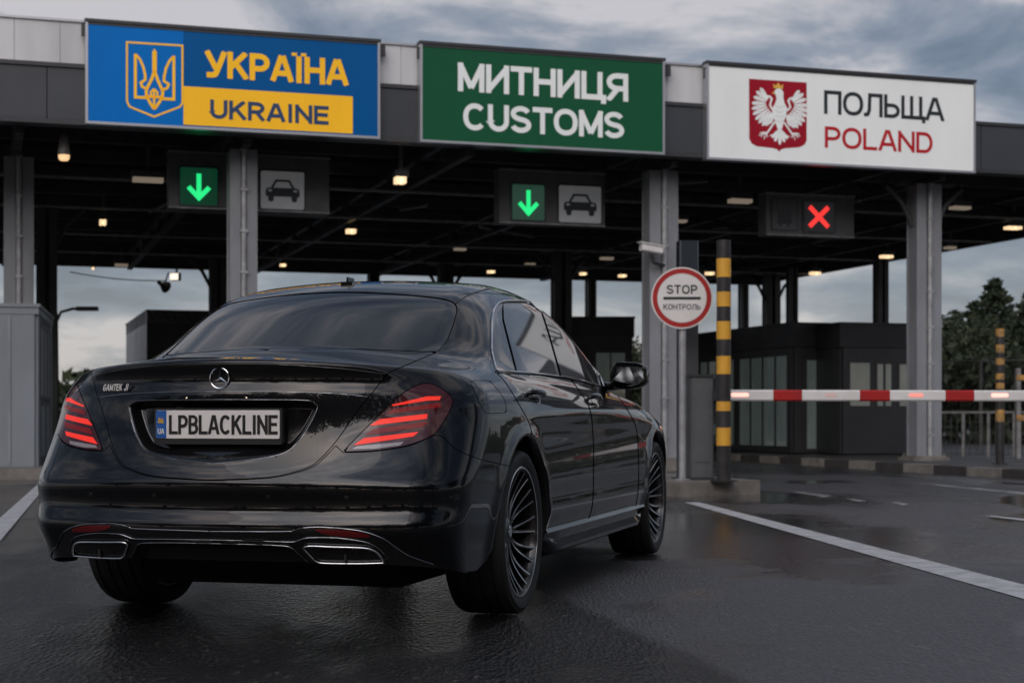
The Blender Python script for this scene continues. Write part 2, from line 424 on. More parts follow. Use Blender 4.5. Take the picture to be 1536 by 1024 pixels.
car = thing('sedan_car', 'glossy black saloon car with lit red tail lights facing away on the wet asphalt', 'car', (TX,TY,0), -TH)
def cobj(name, m, material, parent=None, off=0.0, mirror=False, normals=True):
    V = m.V+m.N*off; N = m.N; T = m.T
    if mirror: V = V*np.array([-1,1,1]); N = N*np.array([-1,1,1]); T = T[:,::-1]
    return meshobj(name, V, T, material, parent if parent is not None else car, N if normals else None, smooth=True)
def both(m):
    a = M3(m.V*np.array([-1,1,1]), m.N*np.array([-1,1,1]), m.T[:,::-1]); return join(m, a)

Vs, Ts = surface(); Vs = proj(Vs,5); Bd = M3(Vs, nrm(Vs), Ts)
Bd = clip(Bd, -Bd.V[:,0]); k0 = Bd.V[:,0] < 1e-4; Bd.V[k0,0] = 0; Bd.N[k0,0] = 0
BV = BVHTree.FromPolygons([tuple(v) for v in Bd.V], [tuple(t) for t in Bd.T.tolist()])
def cast(px, py):
    """the point of the body (right half or its left twin) seen at a pixel"""
    d = np.array([(px-768)/FPX, 1, -(py-HPX)/FPX]); d = np.array([CO*d[0]-SI*d[1], SI*d[0]+CO*d[1], d[2]]); d /= np.linalg.norm(d)
    h = BV.ray_cast(Vector(OCAM), Vector(d))
    if h[0] is None: return None
    p = np.array(h[0])[None]; return p[0], nrm(p)[0]
def line3(pts, off=.0, sub=6, close=False):
    out = []
    for q in catmull(pts, sub, close):
        c = cast(*q)
        if c is not None: out.append(c[0]+c[1]*off)
    return out
def striptube(name, lines, r, material, parent=None, mirror=True, n=6, close=False):
    mb = MB()
    for P in lines:
        if mirror and not close and 0 < abs(P[0][0]) < .04: P = [np.array([0.0,P[0][1],P[0][2]])]+list(P)
        mb.tube(P, r, n, close=close)
        if mirror: mb.tube([(-p[0],p[1],p[2]) for p in P][::-1], r, n, close=close)
    return mb.build(name, material, parent if parent is not None else car, smooth=True, angle=60)

# wheel openings and the bottom edge
RA = .405
def arch(m):
    P = m.V; g = np.full(len(P), 9.0)
    for yc in (0,WB):
        r = np.hypot(P[:,1]-yc, P[:,2]-.345)-RA; r = np.where(P[:,2] < .345, np.abs(P[:,1]-yc)-RA, r); g = np.minimum(g,r)
    return np.where(P[:,0] > .45, g, 1.0)
_fb = ([-1.3,-.95,-.80,-.62,-.50,-.44,-.405,.4,.5,2.7,3.6,4.3],[.288,.280,.256,.226,.226,.250,.300,.31,.315,.31,.28,.25])
def f_bot(y): return np.interp(y, *_fb)
Bo = clip(Bd, -arch(Bd))
Bo = clip(Bo, f_bot(Bo.V[:,1])-Bo.V[:,2])
rearf = lambda c,n: (n[:,1] < -.12) & (c[:,1] < .9)
sidef = lambda c,n: (n[:,0] > .25)
# --- rear window
RW = [(380,438.5),(440,438),(495,438),(552,438.7),(622,443),(668,449),(684,458),(683.5,474),(672,507),(660,522),(648,526.5),(552,523),(470,522),(380,523)]
rear_glass, rest = psplit(Bo, RW, rearf)
# --- tail light
TLp = [(514.4,677.5,1),(543,647.7),(584,607.5),(612.8,584),(637.4,574.7),(658,580),(676,594),(678.5,606.7),(666,631),(649.7,651.8),(612.8,667),(563.6,675)]
tl, rest = psplit(rest, TLp, lambda c,n: (c[:,1] < 0))
tl = subdiv(subdiv(tl))
# --- boot lid
TR = [(300,520,1),(470,521.5),(560,524),(648,527.6),(654,528.5,1),(615,545),(582,560),(567,578),(552,597),(543,607),(523,635),(502,664),(472,695),(440,708),(400,715.5),(330,719),(300,719,1)]
lid, rest = psplit(rest, TR, lambda c,n: (c[:,1] < -.05) & ((n[:,1] < -.05) | (n[:,2] > .5)))
RC = [(300,598.7,1),(400,599),(461,600,1),(474,606),(476,612),(466,634),(449,660),(424,680),(370,690.5),(300,696.5,1)]
lid = subdiv(lid); 
gr = sdpoly(topx(lid.V), catmull(RC)); recess = clip(lid, gr); lid = clip(lid, -gr)
# --- side glass, doors, filler flap
DLO = [(744,557,1),(737.5,530),(736.5,510),(737.5,478),(742,461),(752,453),(770,451.5),(794,453),(821,461.5),(855,489),(880,523),(896,556),(905,580,1),(880,573),(855,567),(806,560.5),(765,557.5)]
glass, rest = psplit(rest, DLO, sidef)
FU = [(706,574),(709,571),(731,570.5),(737,573.5),(755,596),(759.5,614),(757,618.5),(733,619.5),(726,616),(713,590)]
flap, rest = psplit(rest, FU, sidef, .45)
yd = lambda m: topx(m.V)
RD = [(745,559.5,1),(806,562.5),(856,569,1),(872,590),(885,615),(889.5,654),(890,694),(889,752),(881,784,1),(850,790),(800,800,1),(790,700),(797,652),(792,631),(775,600),(757,572)]
FD = [(856.6,569.1,1),(906,581,1),(923,588,1),(938,610),(953,637),(957,670),(958,713),(956,745),(951,774,1),(881.3,784.3,1),(889.2,752),(890.2,694),(889.7,654),(885.2,615),(872.2,590)]
rdoor, rest = cleaned(*psplit(rest, RD, lambda c,n: (n[:,0] > .25) & (c[:,1] > -.6)))
fdoor, rest = cleaned(*psplit(rest, FD, lambda c,n: (n[:,0] > .25) & (c[:,1] > .5)))
# --- rear bumper
BU = [(300,719.5,1),(330,720),(400,717),(441,709.5),(474,697),(504,667.5,1),(514.4,678.5,1),(563.6,676.5),(612.8,668.5),(651,652.5,1),(664,655),(684,673),(716,687),(765,699,1),(800,760,1),(760,900,1),(300,900,1)]
bump, rest = psplit(rest, BU, lambda c,n: (c[:,1] < -.2), .6)
# --- bonnet, wings, front bumper, windscreen and roof by their own lines
def tsplit(m, g, fn=None, gap=.002): return split(m, g, fn, gap)
P = rest.V; wy = 2.62-.30*P[:,0]**2; wt = 1.96-.22*P[:,0]**2
g = np.maximum.reduce([P[:,1]-wy, wt-P[:,1], P[:,0]-(.735-.16*(2.62-P[:,1]))])
screen, rest = tsplit(rest, g, lambda c,n: (n[:,2] > .2) & (c[:,2] > .95) & (c[:,1] > 1.6))
P = rest.V; g = np.maximum.reduce([P[:,1]-wt.min()*0-(1.955-.22*P[:,0]**2), (.20+.55*P[:,0]**2)-P[:,1], P[:,0]-(.575-.10*np.maximum(.6-P[:,1],0))])
roof, rest = tsplit(rest, g, lambda c,n: (n[:,2] > .5) & (c[:,2] > 1.3))
P = rest.V; g = np.maximum.reduce([2.63-.30*P[:,0]**2-P[:,1], P[:,1]-(3.93-.25*P[:,0]**2), P[:,0]-(.78-.06*(P[:,1]-2.6))])
bonnet, rest = tsplit(rest, g, lambda c,n: (n[:,2] > .4) & (c[:,1] > 2.0))
P = rest.V; fbump, rest = tsplit(rest, np.maximum(3.62-P[:,1], P[:,2]-.66), lambda c,n: c[:,1] > 3.2); fbump, rest = cleaned(fbump, rest)
P = rest.V; wing, rest = tsplit(rest, 2.34-P[:,1]-0*P[:,2], lambda c,n: (c[:,1] > 2.0) & (c[:,2] < 1.06))

cobj('body', both(rest), M_paint)
cobj('roof', both(roof), M_paint); cobj('bonnet', both(bonnet), M_paint); cobj('front_bumper', both(fbump), M_paint)
cobj('windscreen', both(screen), M_glass, off=-.003); cobj('rear_window', both(subdiv(rear_glass)), M_glass, off=-.003)
for mi in (False, True):
    cobj('front_wing', wing, M_paint, mirror=mi)
    cobj('fuel_flap', flap, M_paint, mirror=mi) if not mi else None
# side glazing: three panes and black pillars
def pane(pts): 
    a, _ = psplit(glass, pts, None, .5); return a
QP = [(700,440,1),(757.5,440,1),(752.5,478,1),(776,560,1),(700,570,1)]
RP = [(755,440,1),(794,440,1),(811,478),(841.5,575,1),(781.5,575,1),(756.5,478,1)]
FP = [(803,440,1),(920,440,1),(920,600,1),(853.5,600,1),(822,490)]
gq, gr_, gf = pane(QP), pane(RP), pane(FP)
for mi in (False, True):
    rd = cobj('door', rdoor, M_paint, mirror=mi); fd = cobj('door', fdoor, M_paint, mirror=mi)
    cobj('window', gr_, M_glass, rd, off=-.004, mirror=mi); cobj('window', gf, M_glass, fd, off=-.004, mirror=mi)
    cobj('quarter_window', gq, M_glass, off=-.004, mirror=mi)
    cobj('window_pillar', glass, M_gloss, off=-.009, mirror=mi)
    # handle with its cup: a bar standing off the door
    for dr, (a, b) in ((rd, ((789,586),(812,602))), (fd, ((880,595),(898,607)))):
        p0, n0 = cast(*a); p1, n1 = cast(*b); zz = p0[2]*.5+p1[2]*.5; p0[2] = zz+.008; p1[2] = zz-.004; nn = (n0+n1)/2
        sx = -1 if mi else 1
        mb = MB(); Pts = []
        for k in range(9):
            t = k/8; q = p0+(p1-p0)*t+nn*(.004+.030*math.sin(math.pi*min(1,max(0,t*1.0)))**.5); Pts.append((q[0]*sx,q[1],q[2]))
        mb.tube(Pts, [.006]+[.0125]*7+[.006], 10)
        mb.build('door_handle', M_chrome if False else M_paint, dr, smooth=True, angle=80)
        mb = MB(); Pts2 = [(p[0]+sx*.004,p[1],p[2]+.012) for p in Pts[1:-1]]; mb.tube(Pts2, .0028, 6); mb.build('handle_trim', M_chrome, dr, smooth=True, angle=80)
        cup = MB(); c_ = p0*.35+p1*.65
        U_ = np.array([0,1,0.]); Vv = np.cross(nn, U_); U_ = np.cross(Vv, nn); ring = []
        for k in range(24):
            t = 2*math.pi*k/24; q = c_+U_*math.cos(t)*.062+Vv*math.sin(t)*.036; q = q[None]; q = proj(q,3)[0]; q = q+nrm(q[None])[0]*.0012; ring.append((q[0]*sx,q[1],q[2]))
        cc = proj(c_[None],3)[0]-nn*.006; ctr = (cc[0]*sx,cc[1],cc[2])
        cup.add(ring+[ctr], [((i+1)%24,i,24) if sx < 0 else (i,(i+1)%24,24) for i in range(24)]); cup.build('handle_cup', M_gloss, dr, smooth=True, angle=80)
# chrome window surround and belt strip
striptube('window_surround', [line3(DLO, .003, 5, True)], .0052, M_chrome, close=True)
# roof seam lines, boot lid crease
striptube('roof_moulding', [line3([(684,455),(700,444),(722,436),(735,433)], 0)], .004, M_trim)
# --- boot lid with recess
lid_o = cobj('boot_lid', both(lid), M_paint)
recess = subdiv(subdiv(recess))
q = topx(recess.V); gd = -sdpoly(q, catmull(RC))
top_e = np.clip((q[:,1]-600)/ 7,0,1)
dep = .050*S(gd/13)*1.0; dep = np.minimum(dep, .055)
floor_up = S((q[:,1]-664)/22)                      # the tray comes forward again towards its bottom edge
dep = dep*(1-.55*floor_up)
Vr = recess.V.copy(); Vr[:,1] += dep
rm = M3(Vr, recess.N, recess.T)
def vnorm(m):
    fn = np.cross(m.V[m.T[:,1]]-m.V[m.T[:,0]], m.V[m.T[:,2]]-m.V[m.T[:,0]]); N = np.zeros_like(m.V)
    for i in range(3): np.add.at(N, m.T[:,i], fn)
    return N/np.maximum(np.linalg.norm(N,axis=1),1e-12)[:,None]
rm.N = vnorm(rm); rm.N[rm.V[:,0] < 1e-4,0] = 0
cobj('plate_recess', both(rm), M_gloss, lid_o)
striptube('recess_edge', [line3([(316,599),(400,599.3),(461,600.3),(474,606.5),(476,612),(466,634),(449,660),(424,680),(370,690.5),(316,696)], .001)], .0012, M_dchrome, lid_o)
striptube('lid_crease', [line3([(316,587),(400,587),(480,589),(520,591.5),(553,595)], .0005)], .0016, M_dchrome, lid_o)
striptube('lid_edge', [line3([(316,545.5),(400,546),(446,548),(516,553.5),(577,561)], -.001)], .003, M_gloss, lid_o)
mb = MB()
for s_ in (-1,1):
    for (a,b) in ((s_*.105,.932),): mb.box(a-.02,a+.02,-1.0,-.975,.893,.899)
mb.build('plate_lamp', mat('plate_lamp_glow',(.8,.7,.6),.3,emit=(1,.72,.5),estr=1.2), lid_o)
# three pointed star badge
sb = MB(); c0 = cast(327,567); cz = c0[0][2]; cy = c0[0][1]-.006
M_ = Matrix.Translation((c0[0][0]*0+.012,cy,cz)) @ Matrix.Rotation(R(90),4,'X')
sb.add([], [])
ringp = [( .0385*math.cos(t), .0385*math.sin(t), 0) for t in [2*math.pi*k/48 for k in range(48)]]
sb.tube(ringp, .0028, 8, M_, close=True)
for k in range(3):
    t = math.pi/2+2*math.pi*k/3; d = Vector((math.cos(t),math.sin(t),0)); e = Vector((-d.y,d.x,0))
    t2 = t+math.pi/3; t3 = t-math.pi/3
    tip = d*.037; l = Vector((math.cos(t2),math.sin(t2),0))*.0068; r_ = Vector((math.cos(t3),math.sin(t3),0))*.0068
    z_ = Vector((0,0,.006))
    sb.add([tuple(tip),tuple(l),tuple(r_),(0,0,.007)], [(0,1,3),(2,0,3),(0,2,1)], M_)
sb.build('star_badge', M_chrome, lid_o, smooth=True, angle=25)
# script badge left of the lid
cb = cast(327+170,580) 
pl = np.array([-.46, 0, .935]); yb = float(proj(np.array([[.46,-.93,.935]]),6)[0][1])
nb = nrm(np.array([[.46,yb,.935]]))[0]; ang = math.atan2(nb[0], -nb[1])
text_obj('badge_lettering', 'GAMTEK JI', 0, 0, .145, .026, 0, M_chrome, lid_o, bold=.17, shear=.3, thick=.004, xf=Matrix.Translation((-.46,yb-.003,.940)) @ Matrix.Rotation(-ang,4,'Z'))
# --- tail lights
bars = [([(587,607,1),(640,594.5,1),(661,594.5,1),(659,600,1),(640,601,1),(589,609,1)], M_ledr),
        ([(556,637,1),(570,628.5,1),(641,620.5,1),(640,628,1),(556,638.5,1)], M_ledr),
        ([(531,667,1),(546,657,1),(628,647.5,1),(620,654.5,1),(533,667.5,1)], M_ledr)]
dims = [[(579,621,1),(588,613.5,1),(647,606,1),(644,613,1),(581,621.5,1)], [(548,652,1),(560,643,1),(642,632,1),(634,640.5,1),(550,652.5,1)],[(642,606,1),(660,604,1),(662,610,1),(645,613.5,1)]]
clr = [(527,673.5,1),(536,669,1),(606,662.5,1),(600,668,1),(560,673,1)]
for mi in (False, True):
    t = cobj('tail_light', tl, M_lens, mirror=mi, off=.001)
    for pts, mm in bars: cobj('light_bar', psplit(tl, pts, None, 0, 2)[0], mm, t, .0026, mi)
    for pts in dims: cobj('light_guide', psplit(tl, pts, None, 0, 2)[0], M_ledd, t, .0022, mi)
    cobj('reversing_light', psplit(tl, clr, None, 0, 2)[0], M_clear, t, .0022, mi)
# --- rear bumper: painted shell, gloss valance under the upper chrome line, dark diffuser under the third
L1 = [(300,796,1),(424.6,796.7),(440,795),(454,791.5),(475,790),(497.5,791),(530,794),(552,798.5),(570,805),(581,811),(607,829.5),(621,836),(650,846),(691,856),(730,860)]
VA = L1+[(760,900,1),(300,900,1)]
bump = subdiv(bump)
val, bump = psplit(bump, VA, None, .3)
L3 = [(300,814.5,1),(380,816),(424.6,818),(438,821.5),(447,829),(462,842),(478,849,1),(478,900,1),(300,900,1)]
dif, val = psplit(val, L3, None, .2)
bo = cobj('rear_bumper', both(bump), M_paint)
cobj('bumper_valance', both(val), M_gloss, bo, off=-.004)
dd = -sdpoly(topx(dif.V), catmull(L3)); Vd = dif.V.copy(); Vd[:,1] += .06*S(dd/8); dm = M3(Vd, dif.N, dif.T); dm.N = vnorm(dm); dm.N[dm.V[:,0] < 1e-4,0] = 0
cobj('diffuser', both(dm), M_trim, bo)
striptube('bumper_trim_line', [line3([(316,796.5)]+[p[:2] for p in L1[1:-2]], .001)], .0022, M_dchrome, bo)
striptube('valance_line', [line3([(316,809),(380,810.5),(435.5,812),(448,809.5),(461,806),(490,805.5),(516,807),(545,811.5),(559.5,816.7),(570,824),(582,836)], .0015),
                          line3([(316,814.5),(380,816),(424.6,818),(438,821.5),(447,829),(462,842)], .001)], .0020, M_dchrome, bo)
# exhaust tips
EX = [(458,819.5),(500,820),(545,821.5),(560,825),(569,831),(577,844,1),(540,845),(490,844.5),(476,842),(465,832)]
exl = line3(EX, .0, 5, True)
cen = np.mean(exl, axis=0)
for sx in (1,-1):
    mb = MB(); rp = [(p[0]*sx, p[1]-.004, p[2]) for p in exl]; mb.tube(rp, .0042, 8, close=True)
    ex = mb.build('exhaust_tip', M_chrome, bo, smooth=True, angle=80)
    mb = MB(); a = [(p[0]*sx, p[1]-.003, p[2]) for p in exl]; b = [((cen[0]+(p[0]-cen[0])*.93)*sx, p[1]+.07, cen[2]+(p[2]-cen[2])*.88) for p in exl]; n = len(a)
    F_ = [(i,(i+1)%n,n+(i+1)%n,n+i) if sx < 0 else (i,n+i,n+(i+1)%n,(i+1)%n) for i in range(n)]; mb.add(a+b, F_+[tuple(range(n,2*n)) if sx < 0 else tuple(range(n,2*n))[::-1]])
    mb.build('exhaust_bore', M_matte, ex)
    mb = MB(); xx = cen[0]*sx; mb.box(xx-.004,xx+.004,cen[1]+.0,cen[1]+.04,cen[2]-.026,cen[2]+.028); mb.build('exhaust_divider', M_trim, ex)
RF = [(474,793.5),(500,793.8),(534,796.7),(552,801),(555,804),(551,806),(520,804.5),(490,801),(477,797)]
for mi in (False, True):
    a, _ = psplit(join(val,bump), RF, rearf, 0); cobj('reflector', a, M_refl, bo, .002, mi)
# parking sensors and marker seam
mb = MB()
for pxy in ((403,746),(520,747)):
    p, n = cast(*pxy)
    for sx in (1,-1):
        q = Vector((p[0]*sx,p[1],p[2])); d = Vector((n[0]*sx,n[1],n[2])); zq = d.to_track_quat('Z','Y').to_matrix().to_4x4(); mb.lathe([(.0105,-.002),(.0105,.0008),(.009,.0014)], 18, Matrix.Translation(q) @ zq)
mb.build('parking_sensor', M_gloss, bo, smooth=True)
striptube('bumper_insert', [line3([(480,740),(483,750),(500,753),(570,752),(586,749),(590,742)], .0003)], .0014, M_matte, bo)

# --- wheel arch lips, underbody, liners, skirts
liner = MB()
for yc in (0,WB):
    for sx in (1,-1):
        lipm = MB(); angs = np.linspace(R(-8),R(188),44)
        ring = np.array([[.9, yc+(RA+.001)*math.cos(a), .345+(RA+.001)*math.sin(a)] for a in angs])
        for _ in range(8):
            g = gradF(ring); f = FB(ring[:,0],ring[:,1],ring[:,2]); ring[:,0] -= f/np.maximum(g[:,0],.3)
        V_ = []; F_ = []
        for p in ring:
            V_ += [(sx*p[0],p[1],p[2]), (sx*(p[0]-.006),yc+(p[1]-yc)*.985,.345+(p[2]-.345)*.985), (sx*(p[0]-.035),yc+(p[1]-yc)*.97,.345+(p[2]-.345)*.97)]
        for i in range(len(ring)-1):
            for k in (0,1):
                q_ = (i*3+k,i*3+k+1,i*3+k+4,i*3+k+3); F_.append(q_ if sx > 0 else q_[::-1])
        lipm.add(V_, F_); lipm.build('wheel_arch_lip', M_paint, car, smooth=True, angle=60)
        V_ = []; F_ = []
        for a in angs:
            for xx in (.90,.50): V_.append((sx*xx, yc+.40*math.cos(a), .345+.40*math.sin(a)))
        for i in range(len(angs)-1): F_.append((i*2,i*2+1,i*2+3,i*2+2))
        liner.add(V_, F_)
        liner.add([(sx*.5, yc+.41*math.cos(a), .345+.41*math.sin(a)) for a in angs], [tuple(range(len(angs)))])
shell = clip(Bd, -(arch(Bd)-.012)); shell = clip(shell, (f_bot(shell.V[:,1])+.01)-shell.V[:,2])
qs = topx(shell.V); shell, _x = shell, None
_, shell = psplit(shell, RC, rearf, 1.0)
_, shell = psplit(shell, L3, rearf, 1.0)
_, shell = psplit(shell, EX, rearf, 1.0)
sh2 = both(shell); liner.add(sh2.V-sh2.N*.014, sh2.T.tolist())
liner.box(-.66,.66,-.93,-.40,.295,.34); liner.box(-.56,.56,-.5,3.9,.15,.30); liner.box(-.86,.86,.42,2.76,.19,.30); liner.box(-.75,.75,3.64,3.95,.2,.3)
liner.tube([(-.75,0,.345),(.75,0,.345)], .05, 10); liner.tube([(-.75,WB,.345),(.75,WB,.345)], .05, 10)
liner.tube([(-.42,-.72,.35),(.42,-.72,.35)], .085, 14)
liner.build('underbody', M_matte, car)
for sx in (1,-1):
    mb = MB(); prof = [(.900,.335),(.928,.325),(.934,.312),(.926,.290),(.922,.270),(.944,.240),(.940,.222),(.915,.208),(.80,.205)]
    V_ = []; F_ = []; ysn = np.linspace(.415,2.785,26); npf = len(prof)
    for y in ysn:
        e = min(1,(y-.415)/.22,(2.785-y)/.22); e = max(0,e); tw = .018*math.sin(math.pi*(y-.4)/2.4)
        for (x,z) in prof: V_.append((sx*(x-.03*(1-S(e))*(z < .31)), y, z+max(0,.305-z)*.75*(1-float(S(e)))))
    for i in range(len(ysn)-1):
        for k in range(npf-1):
            q_ = (i*npf+k,(i+1)*npf+k,(i+1)*npf+k+1,i*npf+k+1); F_.append(q_ if sx < 0 else q_[::-1])
    for st in (0,(len(ysn)-1)*npf): F_.append(tuple(st+k for k in range(npf)))
    mb.add(V_,F_); mb.build('side_skirt', M_paint, car, smooth=True, angle=40)
# --- mirrors
def blob(mb, cen, ax, p=2.6, n=20, m=14, fn=None, M=None):
    V_ = []; F_ = []
    sp = lambda v: math.copysign(abs(v)**(2/p), v)
    for i in range(m+1):
        ph = -math.pi/2+math.pi*i/m
        for k in range(n):
            t = 2*math.pi*k/n
            q = [sp(math.cos(ph))*sp(math.cos(t)), sp(math.cos(ph))*sp(math.sin(t)), sp(math.sin(ph))]
            if fn: q = fn(q)
            V_.append((cen[0]+q[0]*ax[0], cen[1]+q[1]*ax[1], cen[2]+q[2]*ax[2]))
    for i in range(m):
        for k in range(n): F_.append((i*n+k,i*n+(k+1)%n,(i+1)*n+(k+1)%n,(i+1)*n+k))
    mb.add(V_,F_,M)
cm = None
for sx in (1,-1):
    y0 = 2.08
    def shape(q):
        t = (q[0]+1)/2; return [q[0], q[1]*(.75+.25*(1-t*t)), q[2]*(1-.22*t)+.10*t*(-1)*(0) ]
    mb = MB(); blob(mb, (sx*.98,y0,1.055), (.105*sx,.095,.080), 3.0, 24, 16, lambda q: [q[0], max(q[1],-.42)*(1.0 if q[1] > 0 else .9), q[2]*(1-.16*(q[0]+1)/2)])
    mr_ = mb.build('door_mirror', M_paint, car, smooth=True, angle=50)
    if sx < 0: mr_.data.flip_normals()
    mb = MB(); ring = []
    for k in range(28):
        t = 2*math.pi*k/28; c1 = math.copysign(abs(math.cos(t))**.62,math.cos(t)); s1 = math.copysign(abs(math.sin(t))**.62,math.sin(t))
        ring.append((sx*(.98+.088*c1), y0-.043+.009*s1, 1.055+.064*s1*(1-.16*(c1+1)/2)))
    mb.add(ring, [tuple(range(28)) if sx > 0 else tuple(range(28))[::-1]])
    mb.build('mirror_glass', mat('mirror_glass',(.13,.14,.15),.03,1.0), mr_)
    mb = MB(); mb.tube([(sx*.80,y0+.16,1.0),(sx*.86,y0+.09,1.0),(sx*.94,y0+.03,1.005)], [.028,.024,.024], 10); mb.build('mirror_arm', M_gloss, mr_, smooth=True, angle=60)
# --- roof aerial
mb = MB(); za = 1.475; pa = proj(np.array([[0,.42,1.44]]),6)[0]
V_ = []
mb.prism([(-.028,pa[1]-.05),(.028,pa[1]-.05),(.022,pa[1]+.06),(0,pa[1]+.085),(-.022,pa[1]+.06)], pa[2]-.01, pa[2]+.006)
mb.wall([(-.006,pa[2]),(.006,pa[2]),(.003,pa[2]+.028),(-.003,pa[2]+.028)], pa[1]-.04, pa[1]+.04); mb.build('roof_aerial', M_gloss, car)
# --- number plate
pc = cast(330,638)[0]; yp = pc[1]+.018
plate = bpy.data.objects.new('number_plate', None); COL.objects.link(plate); plate.parent = car; plate.location = (.006, yp, .797)
def rrect(w, h, r, n=5):
    o = []
    for cx, cz, a0 in ((w/2-r,h/2-r,0),(-w/2+r,h/2-r,90),(-w/2+r,-h/2+r,180),(w/2-r,-h/2+r,270)):
        for k in range(n+1): a = R(a0+90*k/n); o.append((cx+r*math.cos(a), cz+r*math.sin(a)))
    return o
PW, PH = .505, .106
mb = MB(); mb.wall([(a,b-.007) for a,b in rrect(PW+.018,PH+.030,.008)], -.006, .02); mb.build('plate_frame', M_trim, plate)
M_plate = worn('plate_white', (.78,.75,.71), (.70,.67,.64), 12, (.25,.4)); M_pblue = mat('plate_blue', (.012,.10,.36), .3); M_ink = mat('plate_ink', (.012,.012,.013), .35); M_yel = mat('sign_yellow', (.78,.45,.035), .4)
mb = MB(); mb.wall(rrect(PW,PH,.006), -.009, -.005); mb.build('plate_face', M_plate, plate)
mb = MB(); mb.wall([(-PW/2+.001,-PH/2+.001),(-PW/2+.043,-PH/2+.001),(-PW/2+.043,PH/2-.001),(-PW/2+.001,PH/2-.001)], -.0105, -.0085); mb.build('plate_band', M_pblue, plate)
text_obj('plate_lettering', 'LPBLACKLINE', .0235, -.001, PW-.066, .072, -.009, M_ink, plate, bold=.155, thick=.002, sp=.15)
text_obj('plate_country_code', 'UA', -PW/2+.022, -.026, .026, .021, -.0105, M_plate, plate, bold=.16, thick=.0015)
mb = MB()
for k in range(3): stroke(mb, [(-PW/2+.010+.008*k,.008),(-PW/2+.014+.008*k,.024),(-PW/2+.018+.006*k,.010)], .0028, -.0125, -.0104)
stroke(mb, [(-PW/2+.009,.007),(-PW/2+.034,.007)], .003, -.0125, -.0104); mb.build('plate_emblem', M_yel, plate)

# --- wheels
def tyre_mb():
    mb = MB(); r = .345; w = .1325
    prof = [(.268,-.105),(.278,-.122),(.300,-w+.002),(.320,-w+.004),(.334,-.122),(.3415,-.105)]
    gz = [-.085,-.072,-.030,-.018,.018,.030,.072,.085]
    for a in range(0,8,2):
        prof += [(.345-.0012*abs(gz[a])/.09,gz[a]),(.337,gz[a]+.001),(.337,gz[a+1]-.001),(.345-.0012*abs(gz[a+1])/.09,gz[a+1])]
    prof += [(.3415,.105),(.334,.122),(.320,w-.004),(.318,w-.0015),(.300,w-.002),(.278,.122),(.268,.105)]
    mb.lathe(prof, 72, XF(ry=R(90)), close=True); return mb
def rim_parts(par):
    Q = XF(ry=R(90))                                          # local z -> outward x
    mb = MB(); mb.lathe([(.268,-.11),(.268,.104),(.274,.116),(.272,.121),(.264,.121),(.257,.108),(.253,.09),(.250,-.09),(.257,-.11)], 72, Q, close=True)
    mb.lathe([(.001,.066),(.045,.066),(.062,.058),(.070,.03),(.070,-.04)], 32, Q)
    # spoke cores
    mc = MB(); mc.lathe([(.2725,.1165),(.2742,.1205),(.2712,.1222),(.2660,.1215),(.2650,.119)], 72, Q, close=True)
    mc.lathe([(.001,.0725),(.022,.0725),(.027,.069)], 24, Q)
    for k in range(12):
        a0 = 2*math.pi*k/12
        for sgn in (-1,1):
            rows = []; cut = []
            for i in range(8):
                t = i/7; r_ = .046+.212*t; a = a0+sgn*(.060+.055*t**1.5)+.07*t*t; zz = .064+.050*t**1.7-.012*math.sin(math.pi*t)
                hw = (.0085-.0028*math.sin(math.pi*t*.8)); ta = hw/r_
                o = [(r_*math.cos(a-ta), r_*math.sin(a-ta), zz-.004),(r_*math.cos(a+ta), r_*math.sin(a+ta), zz-.004),(r_*math.cos(a+ta*1.1), r_*math.sin(a+ta*1.1), zz-.040),(r_*math.cos(a-ta*1.1), r_*math.sin(a-ta*1.1), zz-.040)]
                rows.append(o)
                tb = ta*.44; ao = a+sgn*ta*.35; cut.append([(r_*math.cos(ao-tb), r_*math.sin(ao-tb), zz-.0025),(r_*math.cos(ao+tb), r_*math.sin(ao+tb), zz-.0025),(r_*math.cos(ao+tb), r_*math.sin(ao+tb), zz-.006),(r_*math.cos(ao-tb), r_*math.sin(ao-tb), zz-.006)])
            for dst, rw in ((mb,rows),(mc,cut)):
                V_ = [p for o in rw for p in o]; F_ = []
                for i in range(7):
                    for j in range(4): F_.append((i*4+j,(i+1)*4+j,(i+1)*4+(j+1)%4,i*4+(j+1)%4)[::-1])
                F_ += [(0,1,2,3),(31,30,29,28)]; dst.add(V_,F_,Q)
    mb.build('rim', M_rimdark, par, smooth=True, angle=35); mc.build('rim_highlight', M_rimcut, par, smooth=True, angle=35)
    mb = MB(); mb.lathe([(.03,.0),(.175,.0),(.178,-.004),(.178,-.028),(.175,-.032),(.03,-.032)], 48, Q, close=True); mb.box(-.04,.008,-.19,-.08,-.1,.1); mb.build('brake_disc', M_disc, par, smooth=True)
w0 = None
for yc in (0,WB):
    for sx in (1,-1):
        if w0 is None:
            w0 = bpy.data.objects.new('wheel', None); COL.objects.link(w0); tyre_mb().build('tyre', M_tyre, w0, smooth=True, angle=30); rim_parts(w0); w = w0
        else:
            w = w0.copy(); COL.objects.link(w)
            for ch in w0.children: c = ch.copy(); COL.objects.link(c); c.parent = w
        w.parent = car; w.location = (sx*(.938-.1335), yc, .345); w.rotation_euler = (0.35*yc if sx > 0 else .2, 0, 0 if sx > 0 else math.pi)
# ====================================================================== THE SITE
AN = R(17.7); CA, SA = math.cos(AN), math.sin(AN); F0 = 25.3
def cu(px, v):
    q = (px-768)/FPX; u = (q*(F0+v*CA)+v*SA)/(CA-q*SA); return u, F0+u*SA+v*CA
def cz(px, py, v): return CAMH+(HPX-py)/FPX*cu(px,v)[1]
def cw(u, v, z=0): return (u*CA-v*SA, F0+u*SA+v*CA, z)
